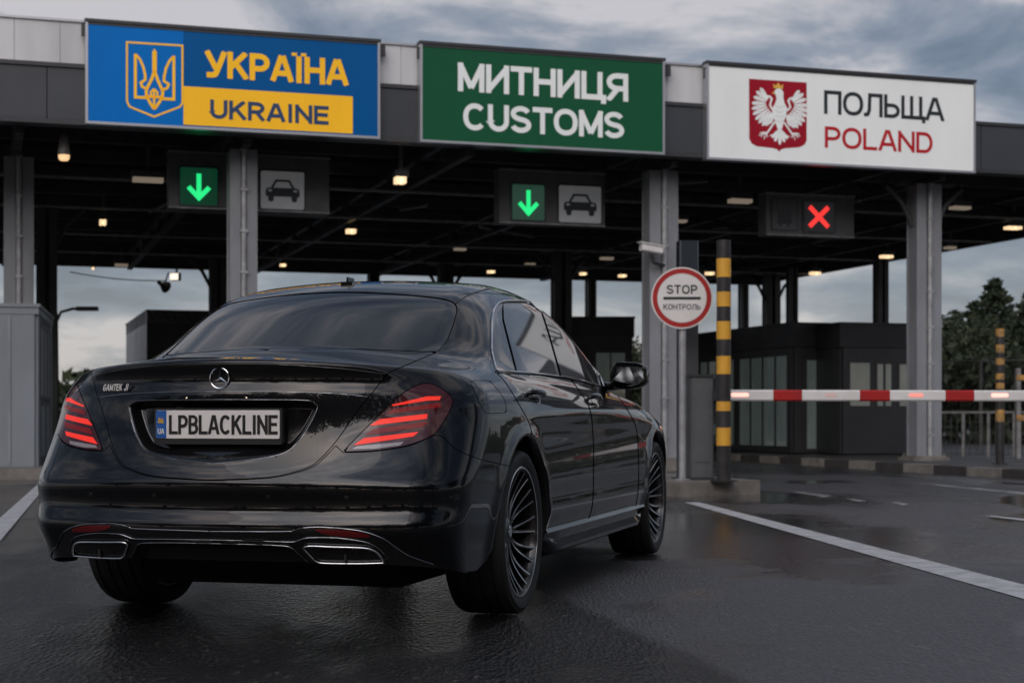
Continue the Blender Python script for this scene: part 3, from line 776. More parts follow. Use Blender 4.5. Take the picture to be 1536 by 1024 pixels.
# ---- materials
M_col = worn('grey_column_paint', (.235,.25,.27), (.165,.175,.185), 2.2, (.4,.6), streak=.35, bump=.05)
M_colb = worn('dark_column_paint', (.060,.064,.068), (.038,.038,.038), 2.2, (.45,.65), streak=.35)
M_pipe = worn('downpipe_zinc', (.40,.41,.42), (.20,.20,.205), 4, (.35,.5), .3)
M_fas = worn('anthracite_cladding', (.040,.046,.054), (.030,.034,.039), .8, (.4,.55))
M_par = worn('white_cladding', (.60,.61,.62), (.45,.455,.46), 1.3, (.4,.6), streak=.25)
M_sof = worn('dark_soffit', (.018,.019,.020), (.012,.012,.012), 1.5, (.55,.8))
M_beam = worn('dark_steel', (.055,.056,.058), (.028,.028,.028), 3, (.45,.65))
M_rail = worn('galvanised_steel', (.27,.27,.265), (.15,.15,.15), 6, (.4,.6), .3)
M_alu = mat('aluminium_frame', (.42,.43,.45), .35, .8)
M_dkframe = mat('dark_frame', (.03,.032,.036), .45)
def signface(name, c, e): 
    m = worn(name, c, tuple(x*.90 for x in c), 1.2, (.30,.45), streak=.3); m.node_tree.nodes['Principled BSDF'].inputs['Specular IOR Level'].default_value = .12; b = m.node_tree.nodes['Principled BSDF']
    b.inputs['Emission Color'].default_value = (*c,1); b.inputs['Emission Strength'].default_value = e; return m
SE = .19  # glow added to the sign faces in place of stronger front light
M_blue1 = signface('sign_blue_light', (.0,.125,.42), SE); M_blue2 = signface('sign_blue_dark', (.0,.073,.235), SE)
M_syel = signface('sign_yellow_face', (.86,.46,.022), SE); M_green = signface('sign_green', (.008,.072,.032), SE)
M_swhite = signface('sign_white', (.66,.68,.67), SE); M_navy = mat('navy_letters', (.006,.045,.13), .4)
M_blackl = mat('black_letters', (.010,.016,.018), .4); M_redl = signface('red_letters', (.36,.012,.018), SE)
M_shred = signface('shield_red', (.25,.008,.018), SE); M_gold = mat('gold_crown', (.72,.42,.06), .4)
M_shade = mat('feather_grey', (.34,.35,.36), .5)
M_conc = worn('weathered_concrete', (.20,.185,.165), (.085,.078,.068), 3.5, (.6,.9), bump=.5, bscale=30)
M_pave = worn('pavement', (.055,.055,.055), (.035,.035,.035), 2, (.35,.6), bump=.3)
M_white = worn('white_enamel', (.70,.69,.67), (.60,.58,.55), 5, (.25,.4)); M_red = worn('red_enamel', (.38,.018,.018), (.30,.014,.014), 5, (.25,.4))
M_blk = worn('black_enamel', (.016,.016,.017), (.028,.026,.024), 8, (.3,.5)); M_ylw = worn('yellow_enamel', (.70,.36,.035), (.56,.28,.03), 6, (.35,.5))
M_cab = worn('grey_cabinet', (.095,.10,.105), (.07,.072,.074), 4, (.4,.55)); M_cabd = mat('cabinet_dark', (.03,.032,.034), .4)
M_gpanel = worn('grey_booth_panel', (.20,.225,.25), (.15,.165,.18), 1.5, (.4,.55), streak=.3)
M_wingl = worn('booth_glass', (.20,.25,.235), (.06,.085,.08), .9, (.05,.12), coat=1.0, streak=.4)
for k_, v_ in (('Emission Color',(.42,.52,.48,1)),('Emission Strength',.055)): M_wingl.node_tree.nodes['Principled BSDF'].inputs[k_].default_value = v_; M_wint = mat('booth_interior', (.20,.24,.22), .6)  # weak glow added, stands in for reflections the shaded panes lack
M_lampw = mat('lamp_glow_warm', (.9,.8,.65), .4, emit=(1.0,.70,.40), estr=1.15); M_lampd = mat('lamp_tube_dim', (.5,.47,.42), .4, emit=(1.0,.8,.6), estr=.16)
M_lampc = mat('lamp_glow_cool', (.9,.9,.85), .4, emit=(1.0,.88,.74), estr=1.2)
M_grn = mat('green_led', (.02,.5,.15), .4, emit=(.02,.88,.25), estr=1.0); M_rled = mat('red_led', (.6,.03,.02), .4, emit=(1.0,.045,.04), estr=1.0)
M_boomled = mat('boom_led', (.9,.6,.5), .3, emit=(1.0,.42,.34), estr=1.25); M_boomled2 = mat('boom_led_glow', (.8,.4,.35), .3, emit=(1.0,.22,.16), estr=.55)
M_boomdim = mat('boom_led_dim', (.75,.55,.5), .3)
M_grpan = mat('signal_glass_green', (.012,.028,.022), .15, 0, .6, emit=(.02,.30,.14), estr=.10); M_dkpan = mat('signal_glass', (.020,.021,.023), .2, 0, .4)

# ---- ground
def asphalt():
    m = mat('wet_asphalt', (.03,.03,.03), .4, spec=.5); b = m.node_tree.nodes['Principled BSDF']
    tc = nd(m,'ShaderNodeTexCoord'); g = tc.outputs['Object']
    def N(sc, det, rough=.6, vec=None, dist=0.0):
        n = nd(m,'ShaderNodeTexNoise', Scale=sc, Detail=det, Roughness=rough, Distortion=dist); lk(m, vec or g, n.inputs['Vector']); return n.outputs['Fac']
    def ramp(f, p0, p1, c0=(0,0,0), c1=(1,1,1)):
        r = nd(m,'ShaderNodeValToRGB'); r.color_ramp.elements[0].position = p0; r.color_ramp.elements[1].position = p1
        r.color_ramp.elements[0].color = (*c0,1); r.color_ramp.elements[1].color = (*c1,1); lk(m, f, r.inputs['Fac']); return r.outputs['Color']
    def M(op, a, c, clamp=False):
        n = nd(m,'ShaderNodeMath', operation=op, use_clamp=clamp)
        for i, v in enumerate((a,c)):
            if isinstance(v,(int,float)): n.inputs[i].default_value = v
            else: lk(m, v, n.inputs[i])
        return n.outputs[0]
    mp = nd(m,'ShaderNodeMapping'); mp.inputs['Scale'].default_value = (1,.42,1); mp.inputs['Rotation'].default_value = (0,0,R(-12)); lk(m, g, mp.inputs['Vector'])
    damp = ramp(N(.45,5,.6,mp.outputs[0],.4), .44, .58)              # broad damp areas
    # a wet patch with its own edge between the two lanes
    sq = nd(m,'ShaderNodeSeparateXYZ'); lk(m, g, sq.inputs[0]); wob = M('MULTIPLY', M('SUBTRACT', N(.9,4), .5), 2.6)
    ex_ = M('DIVIDE', M('SUBTRACT', sq.outputs[0], 1.7), 1.5); ey_ = M('DIVIDE', M('SUBTRACT', sq.outputs[1], 11.5), 3.2)
    rad = M('ADD', M('ADD', M('MULTIPLY', ex_, ex_), M('MULTIPLY', ey_, ey_)), wob)
    spot = ramp(rad, .55, 1.45, (1,1,1), (0,0,0))
    pud = ramp(N(.34,3.5,.5,mp.outputs[0],.3), .555, .585)            # standing water
    mg = nd(m,'ShaderNodeMapping'); mg.inputs['Scale'].default_value = (1,.30,1); mg.inputs['Rotation'].default_value = (0,0,R(8)); lk(m, g, mg.inputs['Vector'])
    wet = M('MAXIMUM', pud, spot)
    agg = nd(m,'ShaderNodeTexVoronoi', Scale=62.0); lk(m, mg.outputs[0], agg.inputs['Vector'])
    fine = N(70,5,.8,mg.outputs[0])
    # an older, lighter course of asphalt to the right of a diagonal joint
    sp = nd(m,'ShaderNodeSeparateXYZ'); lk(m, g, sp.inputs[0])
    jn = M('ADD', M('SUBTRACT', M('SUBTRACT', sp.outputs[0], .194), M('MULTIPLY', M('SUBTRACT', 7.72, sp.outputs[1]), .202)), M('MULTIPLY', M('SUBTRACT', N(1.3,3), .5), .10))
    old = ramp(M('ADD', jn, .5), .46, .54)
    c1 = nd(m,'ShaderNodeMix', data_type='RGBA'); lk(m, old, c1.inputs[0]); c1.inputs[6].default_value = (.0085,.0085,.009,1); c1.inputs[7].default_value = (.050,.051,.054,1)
    c2 = nd(m,'ShaderNodeMix', data_type='RGBA', blend_type='MULTIPLY'); c2.inputs[0].default_value = .8; lk(m, c1.outputs[2], c2.inputs[6])
    lk(m, ramp(fine, .36, .66, (.15,.15,.15), (2.1,2.1,2.1)), c2.inputs[7])
    stone = ramp(agg.outputs['Color'], .80, .96)                      # pale stones in the surface
    c3 = nd(m,'ShaderNodeMix', data_type='RGBA'); lk(m, M('MULTIPLY', stone, .62), c3.inputs[0]); lk(m, c2.outputs[2], c3.inputs[6]); c3.inputs[7].default_value = (.13,.12,.11,1)
    c4 = nd(m,'ShaderNodeMix', data_type='RGBA'); lk(m, M('MAXIMUM', M('MULTIPLY', damp, .72), M('MULTIPLY', spot, .75)), c4.inputs[0]); lk(m, c3.outputs[2], c4.inputs[6]); c4.inputs[7].default_value = (.012,.012,.0125,1)
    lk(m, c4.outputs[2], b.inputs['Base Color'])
    r1 = nd(m,'ShaderNodeMapRange'); r1.inputs['To Min'].default_value = .42; r1.inputs['To Max'].default_value = .15; lk(m, damp, r1.inputs['Value'])
    r0 = nd(m,'ShaderNodeMix', data_type='FLOAT'); lk(m, old, r0.inputs[0]); r0.inputs[2].default_value = -.10; r0.inputs[3].default_value = .08
    rs = M('ADD', r1.outputs[0], r0.outputs[0])
    r2 = nd(m,'ShaderNodeMix', data_type='FLOAT'); lk(m, M('MAXIMUM', pud, M('MULTIPLY', spot, .55)), r2.inputs[0]); lk(m, rs, r2.inputs[2]); r2.inputs[3].default_value = .07
    lk(m, r2.outputs[0], b.inputs['Roughness'])
    hgt = M('ADD', M('MULTIPLY', agg.outputs['Distance'], .8), M('MULTIPLY', fine, .7))
    bp = nd(m,'ShaderNodeBump', Distance=.016); lk(m, hgt, bp.inputs['Height']); lk(m, M('SUBTRACT', M('SUBTRACT', .80, M('MULTIPLY', old, .38)), M('MULTIPLY', wet, .36), True), bp.inputs['Strength']); lk(m, bp.outputs[0], b.inputs['Normal'])
    return m
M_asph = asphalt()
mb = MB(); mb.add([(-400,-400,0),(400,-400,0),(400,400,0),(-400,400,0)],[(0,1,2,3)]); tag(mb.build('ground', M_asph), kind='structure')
M_paintl = worn('worn_road_paint', (.52,.53,.54), (.23,.23,.235), 7, (.3,.5), bump=.4, bscale=90, lo=.38, hi=.75)
M_paintw = worn('faded_road_paint', (.34,.34,.34), (.045,.045,.045), 5, (.25,.5), bump=.4, bscale=90, lo=.40, hi=.62)
def mark(quad, m=M_paintl):
    P = [G(*q) for q in quad]; mb = MB(); n = 12; V = []; F = []
    a, b, c, d = [np.array(p) for p in P]
    mb.add([(p[0],p[1],.004) for p in P], [(0,1,2,3)])
    o = mb.build('lane_marking', m); 
    return tag(o, kind='structure')
def mk(q, m=M_paintl):
    P = [G(*p) for p in q]; ar = sum(P[i][0]*P[(i+1)%4][1]-P[(i+1)%4][0]*P[i][1] for i in range(4)); return mark(q if ar > 0 else q[::-1], m)
mk([(1026,753.5),(1049,753.5),(1800,944.7),(1800,974.3)])
mk([(60,723.5),(68,730),(-60,884),(-60,830)])
mk([(1376,725.5),(1384,724.5),(1640,748),(1640,752.5)], M_paintw)
mk([(1477,774),(1490,773.5),(1640,789),(1640,793.5)]); mk([(1188,738),(1203,737.5),(1247,743.5),(1236,746)], M_paintw)
mk([(1335,753.5),(1345,752.5),(1364,756.5),(1354,758.5)], M_paintw); mk([(1268,748.5),(1280,747.5),(1300,751.5),(1288,752.8)], M_paintw)

# ---- raised islands and kerbs
def island(name, label, poly, h, parts=None, m=M_conc, kind=None):
    n = len(poly); t = MB(); t.prism(poly, 0, h); 
    return t
mbi = MB()
a_, b_ = G(1006,745), G(1148,741.5)
def along(p, d, ang=AN): return (p[0]-math.sin(ang)*d, p[1]+math.cos(ang)*d)
isl = [along(a_,.25),(a_[0]+.08,a_[1]+.04),(b_[0]-.22,b_[1]-.04),(b_[0]-.05,b_[1]+.05),along(b_,.30),along(b_,20),along((a_[0]-.9,a_[1]),20),(a_[0]-.9,a_[1]+.3),(a_[0]-.55,a_[1]+.02)]
mbi.prism(isl, 0, .155); o = mbi.build('traffic_island', M_conc); tag(o, kind='structure')
# right-hand pavement with its striped kerb
ka, kb = np.array(G(1560,720.5)[:2]), np.array(G(1094,690.5)[:2]); kd = (kb-ka)/np.linalg.norm(kb-ka); kn = np.array([kd[1],-kd[0]])
kn = kn if kn[0] > 0 else -kn
k0 = ka-kd*9; k1 = kb+kd*14
mp_ = MB(); q = [k0+kn*.16,k1+kn*.16,k1+kn*26,k0+kn*26]; mp_.prism([tuple(p) for p in q], 0, .128); tag(mp_.build('pavement', M_pave), kind='structure')
M_kw = worn('kerb_white', (.27,.25,.22), (.13,.12,.105), 4, (.6,.8), bump=.4); M_kd = worn('kerb_black', (.055,.05,.045), (.035,.032,.03), 4, (.6,.8), bump=.4)
kc = MB(); Lk = np.linalg.norm(k1-k0); i = 0; s_ = 0
while s_ < Lk:
    p, q = k0+kd*s_, k0+kd*min(s_+.985,Lk); kc.cur = i%2
    kc.prism([tuple(p),tuple(q),tuple(q+kn*.157),tuple(p+kn*.157)], 0, .135); s_ += 1.0; i += 1
tag(kc.build('kerb', [M_kw,M_kd]), kind='structure')
# left-hand island
la = np.array(G(70,719)[:2]); YB = math.atan(.2126)
ld = np.array([-math.sin(YB),math.cos(YB)]); lu = np.array([math.cos(YB),math.sin(YB)])
lp = [la, la+ld*22, la+ld*22-lu*6, la-lu*6]; ml = MB(); ml.prism([tuple(p) for p in lp], 0, .15); tag(ml.build('left_kerb', M_conc), kind='structure')

# ---- the canopy
can = thing('border_canopy', 'long dark steel canopy over the border lanes with white parapet and grey columns', 'canopy', (0,F0,0), AN)
UL, UR, VB = -16.0, 15.0, 21.8
ZS, ZD, ZT = 5.02, 5.80, 6.46
mb = MB(); us = np.arange(UL, UR, 1.52)
for a in us: mb.box(a+.006, min(a+1.514,UR), 0, .10, ZS+.05, ZD)
mb.build('fascia', M_fas, can)
mb = MB(); mb.box(UL,UR,-.02,.30,ZS-.02,ZS+.045); mb.box(UL,UR,-.03,.12,ZD+.003,ZD+.06); mb.build('fascia_trim', M_dkframe, can)
uPR = cu(1462,0)[0]-.3
mb = MB(); w_ = .62; a = UL
while a < uPR: mb.box(a+.003, min(a+w_-.003,uPR), .05, .11, ZD+.063, ZT); a += w_
mb.box(UL,uPR,.115,.16,ZD+.063,ZT-.01); mb.build('parapet', M_par, can)
mb = MB(); mb.box(UL,uPR,.02,.22,ZT+.002,ZT+.035); mb.build('parapet_cap', M_alu, can)
# deck: trapezoidal sheet, ribs running across
mb = MB(); V = []; F = []; n = int((VB-.3)/.15)
for i in range(n+1):
    v = .15+i*.15; z = ZD-.12+(.05 if (i//1)%2 else 0)
    V += [(UL+.1,v,z),(UR-.1,v,z)]
for i in range(n): F.append((i*2,i*2+2,i*2+3,i*2+1))
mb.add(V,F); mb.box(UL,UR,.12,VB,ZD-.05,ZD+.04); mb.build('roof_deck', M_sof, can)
mb = MB()
for v in np.arange(1.9,VB,2.15): mb.box(UL+.2,UR-.2,v-.05,v+.05,5.42,5.64)
mb.box(UL,UR,VB-.15,VB,ZS-.05,ZD+.05); mb.box(UR-.15,UR,.1,VB-.16,ZS-.02,ZD-.05); mb.box(UL,UL+.15,.1,VB-.16,ZS-.02,ZD-.05)
mb.build('purlin', M_beam, can)
def truss(u):
    mb = MB(); mb.box(u-.06,u+.06,.35,VB-.2,5.30,5.41); mb.box(u-.06,u+.06,.35,VB-.2,4.90,5.0)
    v = .6
    k = 0
    while v+1.0 < VB-.3:
        a, b = ((u,v,4.98),(u,v+1.0,5.32)) if k%2 == 0 else ((u,v,5.32),(u,v+1.0,4.98)); mb.tube([a,b], .028, 6); v += 1.0; k += 1
    mb.build('truss', M_beam, can)
ucol = [cu(px,.95)[0] for px in (28,363,990,1386)]
for u in ucol+[(ucol[1]+ucol[2])/2, ucol[0]-5, ucol[3]+4.4]: truss(u)
mb = MB()                                                             # cable trays and conduits catching light
for v, z in ((4.4,4.86),(8.2,4.84),(12.6,4.82),(16.5,4.82)): mb.box(UL+1,UR-1,v-.07,v+.07,z,z+.035)
mb.build('cable_tray', M_rail, can)
for (pa,pb,v0,v1) in ((1000,1060,2.0,4.2),(640,600,6,10),(470,430,4,9),(1290,1200,3,5.5),(1150,1070,7,11),(720,800,9,14),(300,225,5,12)):
    u0, u1 = cu(pa,v0)[0], cu(pb,v1)[0]; mb = MB(); mb.tube([(u0,v0,4.88),(u1,v1,5.30)], .035, 6); mb.build('roof_brace', M_rail, can)
def column(u, v, wd, m, top=4.9, base=.15, pipe=True, brace=True, dp=.34, plinth=True):
    mb = MB(); h = wd/2; g = .045*wd/.42
    mb.box(u-h,u-g,v-dp/2,v-dp/2+.03,base,top); mb.box(u+g,u+h,v-dp/2,v-dp/2+.03,base,top)
    mb.box(u-h+.02,u-h+.045,v-dp/2+.031,v+dp/2-.031,base,top); mb.box(u+h-.045,u+h-.02,v-dp/2+.031,v+dp/2-.031,base,top); mb.box(u-h,u+h,v+dp/2-.03,v+dp/2,base,top)
    mb.box(u-g+.001,u+g-.001,v-dp/2+.10,v-dp/2+.12,base,top)
    c = mb.build('column', m, can)
    if plinth:
        mb = MB(); mb.box(u-h-.12,u+h+.12,v-dp/2-.12,v+dp/2+.12,base-.15,base+.03,bev=.03); mb.box(u-h-.06,u+h+.06,v-dp/2-.06,v+dp/2+.06,base+.032,base+.06)
        for a in (-1,1):
            for b in (-1,1): mb.tube([(u+a*(h+.03),v+b*(dp/2+.03),base+.05),(u+a*(h+.03),v+b*(dp/2+.03),base+.10)], .015, 6)
        mb.build('column_base', M_conc, c)
    if pipe:
        mb = MB(); mb.tube([(u,v-dp/2-.02,base+.05),(u,v-dp/2-.02,top)], .038*wd/.42, 10); 
        for z in np.arange(base+.4,top,.62): mb.box(u-.055,u+.055,v-dp/2-.065,v-dp/2-.001,z,z+.035)
        mb.build('downpipe', M_pipe, c)
    if brace:
        mb = MB()
        for sx in (-1,1):
            mb.tube([(u+sx*(h-.02),v,top-.72),(u+sx*(h+.18),v,top-.34),(u+sx*(h+.50),v,top-.04)], .045, 8)
        mb.box(u-h-.30,u+h+.30,v-.12,v+.12,top-.02,top+.02); mb.build('column_bracket', M_colb, c)
for u, wpx, pl, px_c in zip(ucol, (46,41,46,42), (0,0,0,1), (28,363,990,1386)):
    Y = F0+u*SA+.95*CA; column(u if wpx != 46 or px_c > 500 else cu(28,2.7)[0], 2.7 if px_c < 100 else .95, wpx*Y/FPX, M_col, brace=pl)
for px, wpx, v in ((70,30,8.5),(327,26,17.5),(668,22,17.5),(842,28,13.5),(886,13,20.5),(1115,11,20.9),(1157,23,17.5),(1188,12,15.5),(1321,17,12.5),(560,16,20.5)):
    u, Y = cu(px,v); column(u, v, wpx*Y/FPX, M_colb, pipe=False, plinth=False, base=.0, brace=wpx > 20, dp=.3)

# ---- the three big signs
class Board:
    def __init__(s, name, label, pl, pr, ytl, ybl, ytr, ybr, face, group):
        s.v = -.16; ul, Yl = cu(pl,s.v); ur, Yr = cu(pr,s.v); s.uc = (ul+ur)/2; s.w = ur-ul
        zt = (cz(pl,ytl,s.v)+cz(pr,ytr,s.v))/2; zb = (cz(pl,ybl,s.v)+cz(pr,ybr,s.v))/2; s.h = zt-zb; s.zc = (zt+zb)/2
        s.q = (pl,pr,ytl,ybl,ytr,ybr)
        s.t = thing(name, label, 'sign', cw(s.uc,s.v,s.zc), AN, group)
        W2, H2 = s.w/2, s.h/2
        mb = MB(); mb.box(-W2+.035,W2-.035,.012,.15,-H2+.035,H2-.035); mb.build('sign_box', M_dkframe, s.t)
        mb = MB(); f = .036; mb.box(-W2,-W2+f,-.012,.15,-H2,H2); mb.box(W2-f,W2,-.012,.15,-H2,H2); mb.box(-W2+f+.001,W2-f-.001,-.012,.15,-H2,-H2+f); mb.build('sign_frame', M_alu, s.t)
        mb = MB(); mb.box(-W2-.01,W2+.01,-.03,.15,H2+.002,H2+.045); mb.box(-W2+f+.001,W2-f-.001,-.012,.15,H2-f,H2); mb.build('sign_top_rail', M_dkframe, s.t)
        s.box(pl, pr, None, 0, face, 'sign_face', full=True)
    def P(s, px, py):
        """a point of the sign from the photograph's own perspective of it"""
        pl,pr,ytl,ybl,ytr,ybr = s.q; u = cu(px,s.v)[0]-s.uc; k = (px-pl)/(pr-pl); yt = ytl+(ytr-ytl)*k; yb = ybl+(ybr-ybl)*k
        return (u, s.h*(.5-(py-yt)/(yb-yt)))
    def box(s, p0, p1, r, y, m, name, full=False):
        mb = MB(); W2, H2 = s.w/2-.037, s.h/2-.037
        if full: mb.box(-W2,W2,.0,.011,-H2,H2)
        else:
            (x0,z1), (x1,z0) = p0, p1; mb.box(x0,x1,y-.003,y,z0,z1)
        return mb.build(name, m, s.t)
    def text(s, name, txt, pl_, pr_, ty, by, m, bold, y=0.0):
        """ty, by: cap top and baseline at the left end of the word"""
        x0, z1 = s.P(pl_, ty); x1, _ = s.P(pr_, ty); _, z0 = s.P(pl_, by)
        return x0, x1, z0, z1, text_obj(name, txt, (x0+x1)/2, (z0+z1)/2, x1-x0, z1-z0, y, m, s.t, bold, thick=.004, sp=.07)
GS = 'country and customs signs along the canopy front'
ub = Board('canopy_sign', 'blue sign with gold trident shield and yellow bar, leftmost on the canopy front', 128,570,36,185,61,209, M_blue2, GS)
x_, _ = ub.P(275,60); H2 = ub.h/2-.037
mb = MB(); mb.box(-ub.w/2+.037,x_,-.003,-.0005,-H2,H2); mb.build('light_blue_panel', M_blue1, ub.t)
a_, b_ = ub.P(275,130), ub.P(529,146); mb = MB(); mb.box(a_[0]+.001,b_[0],-.004,-.0005,-H2+.02,a_[1]); mb.build('yellow_bar', M_syel, ub.t)
def zq(B, zx, zy, sc): return lambda x, y: B.P(zx+x/sc, zy+y/sc)
Z = zq(ub,130,40,3.413)
mb = MB(); pw = 4.0*ub.w/442*1.08
stroke(mb, [Z(*p) for p in ((206,88),(490,102),(490,392),(478,412),(345,462),(220,412),(206,385))], pw*.62, -.008, -.0035, close=True)
for pts, k in (([(249,146),(249,364),(322,367)],.95),([(446,154),(446,374),(372,371)],.95),
               ([(249,148),(272,172),(290,212),(299,250),(300,276),(277,291),(284,312),(312,323)],.85),([(446,156),(424,180),(406,218),(397,256),(395,282),(420,298),(411,319),(383,328)],.85),
               ([(347,132),(347,232)],1.5),([(347,228),(333,272),(316,304),(305,330),(306,355),(322,388),(345,424)],1.0),([(347,228),(362,274),(378,308),(389,334),(388,358),(370,392),(345,424)],1.0),
               ([(345,322),(328,338),(330,356),(345,366),(361,358),(363,340),(345,322)],.7),([(345,330),(345,424)],.75),([(305,352),(330,364),(345,366),(362,366),(389,355)],.6)):
    stroke(mb, [Z(*p) for p in pts], pw*k, -.008, -.0035)
mb.wall([Z(338,134),Z(347,118),Z(356,134)], -.008, -.0035)
mb.build('trident_emblem', M_syel, ub.t)
t_ = ub.text('lettering', 'УКРАЇНА', 308, 522, 76, 116.5, M_syel, .20)
ub.text('lettering', 'UKRAINE', 315, 493, 149.5, 178, M_navy, .20, y=-.0045)
cu_b = Board('canopy_sign', 'green sign with two rows of white capitals, middle one on the canopy front', 630,997,66,213,92,232, M_green, GS)
cu_b.text('lettering', 'МИТНИЦЯ', 687, 942, 94, 137, M_swhite, .19)
cu_b.text('lettering', 'CUSTOMS', 695, 936, 154.5, 195, M_swhite, .19)
pb = Board('canopy_sign', 'white sign with white eagle on a red shield, rightmost on the canopy front', 1060,1463,96,238,124,261, M_swhite, GS)
pb.text('lettering', 'ПОЛЬЩА', 1236, 1416, 135.5, 171, M_blackl, .16)
pb.text('lettering', 'POLAND', 1237, 1399, 189.5, 221.5, M_redl, .16)
Z = zq(pb,1000,80,2.845)
mb = MB(); mb.wall([Z(*p) for p in ((351,110),(597,126),(597,372),(588,390),(568,400),(505,405),(488,410),(480,419),(472,410),(455,404),(385,396),(362,384),(352,362))], -.004, -.0005); sh_ = mb.build('emblem_shield', M_shred, pb.t)
mb = MB()
mb.wall([Z(*p) for p in ((458,168),(463,156),(477,151),(491,157),(497,170),(496,190),(502,215),(514,236),(509,264),(499,292),(491,322),(483,332),(472,322),(462,292),(452,264),(449,238),(461,216),(468,198),(466,182))], -.012, -.0045)
def feather(b, t, wd, lift=0):
    b = np.array(b,float); t = np.array(t,float); d = t-b; n = np.array([-d[1],d[0]])/np.linalg.norm(d)*wd
    mb.wall([Z(*p) for p in (b-n*.35, b+d*.55-n, b+d*.86-n*.9, t, b+d*.86+n*.9, b+d*.55+n, b+n*.35)], -.0085-lift, -.0045)
Lt = [(398,148),(381,162),(369,186),(361,213),(361,238),(366,262),(377,284),(391,299),(407,311),(423,311),(438,302)]
Lb = [(432,196),(428,200),(424,206),(422,214),(424,222),(428,230),(434,238),(440,246),(446,252),(452,256),(456,260)]
for i, (b, t) in enumerate(zip(Lb,Lt)):
    feather(b, t, 8.0, .0004*(i%3)); feather((966-b[0],b[1]+8), (964-t[0]+(3 if i > 5 else 0),t[1]+10), 8.0, .0004*(i%3))
stroke(mb, [Z(*p) for p in ((450,240),(440,222),(444,206),(448,196),(440,186),(428,184),(418,192))], .030, -.0105, -.0045); stroke(mb, [Z(*p) for p in ((515,246),(527,230),(522,214),(518,204),(526,194),(538,192),(548,201))], .030, -.0105, -.0045)
for sg, c in ((-1,0),(1,1)):
    X = lambda x, y: Z(481+sg*(x), y+4*c)
    stroke(mb, [X(20,292),X(38,318),X(52,338)], .028, -.010, -.0045)
    for tx_, ty_ in ((84,340),(80,356),(66,366),(52,358),(88,350)): stroke(mb, [X(52,338),X((52+tx_)/2+3,(338+ty_)/2-2),X(tx_,ty_)], .014, -.009, -.0045)
for t in ((448,362),(460,378),(482,392),(503,381),(516,367)): feather((482,322), t, 7)
stroke(mb, [Z(*p) for p in ((440,352),(456,346),(482,352),(508,350),(523,357))], .018, -.010, -.0045)
mb.build('eagle', M_swhite, sh_)
mb = MB(); mb.wall([Z(*p) for p in ((456,150),(454,132),(465,140),(475,126),(485,141),(497,134),(494,153))], -.010, -.0045); mb.wall([Z(*p) for p in ((459,163),(447,172),(459,175))], -.013, -.0045); mb.build('crown', M_gold, sh_)
mb = MB()
for i, (b, t) in enumerate(zip(Lb,Lt)):
    stroke(mb, [Z(b[0]*.6+t[0]*.4,b[1]*.6+t[1]*.4), Z(b[0]*.12+t[0]*.88,b[1]*.12+t[1]*.88)], .005, -.0112, -.0046)
    stroke(mb, [Z(966-b[0]*.6-t[0]*.4,9+b[1]*.6+t[1]*.4), Z(966-b[0]*.12-t[0]*.88,10+b[1]*.12+t[1]*.88)], .005, -.0112, -.0046)
for y in (225,245,265,285): stroke(mb, [Z(462,y),Z(481,y+9),Z(500,y+1)], .006, -.0128, -.0046)
mb.build('feather_line', M_shade, sh_)
# brackets that hold the signs
for px in (572,628,999,1057,126):
    u = cu(px,0)[0]
    mb = MB(); mb.box(u-.04,u+.04,-.10,-.032,6.25,6.42); mb.build('sign_bracket', M_dkframe, can)

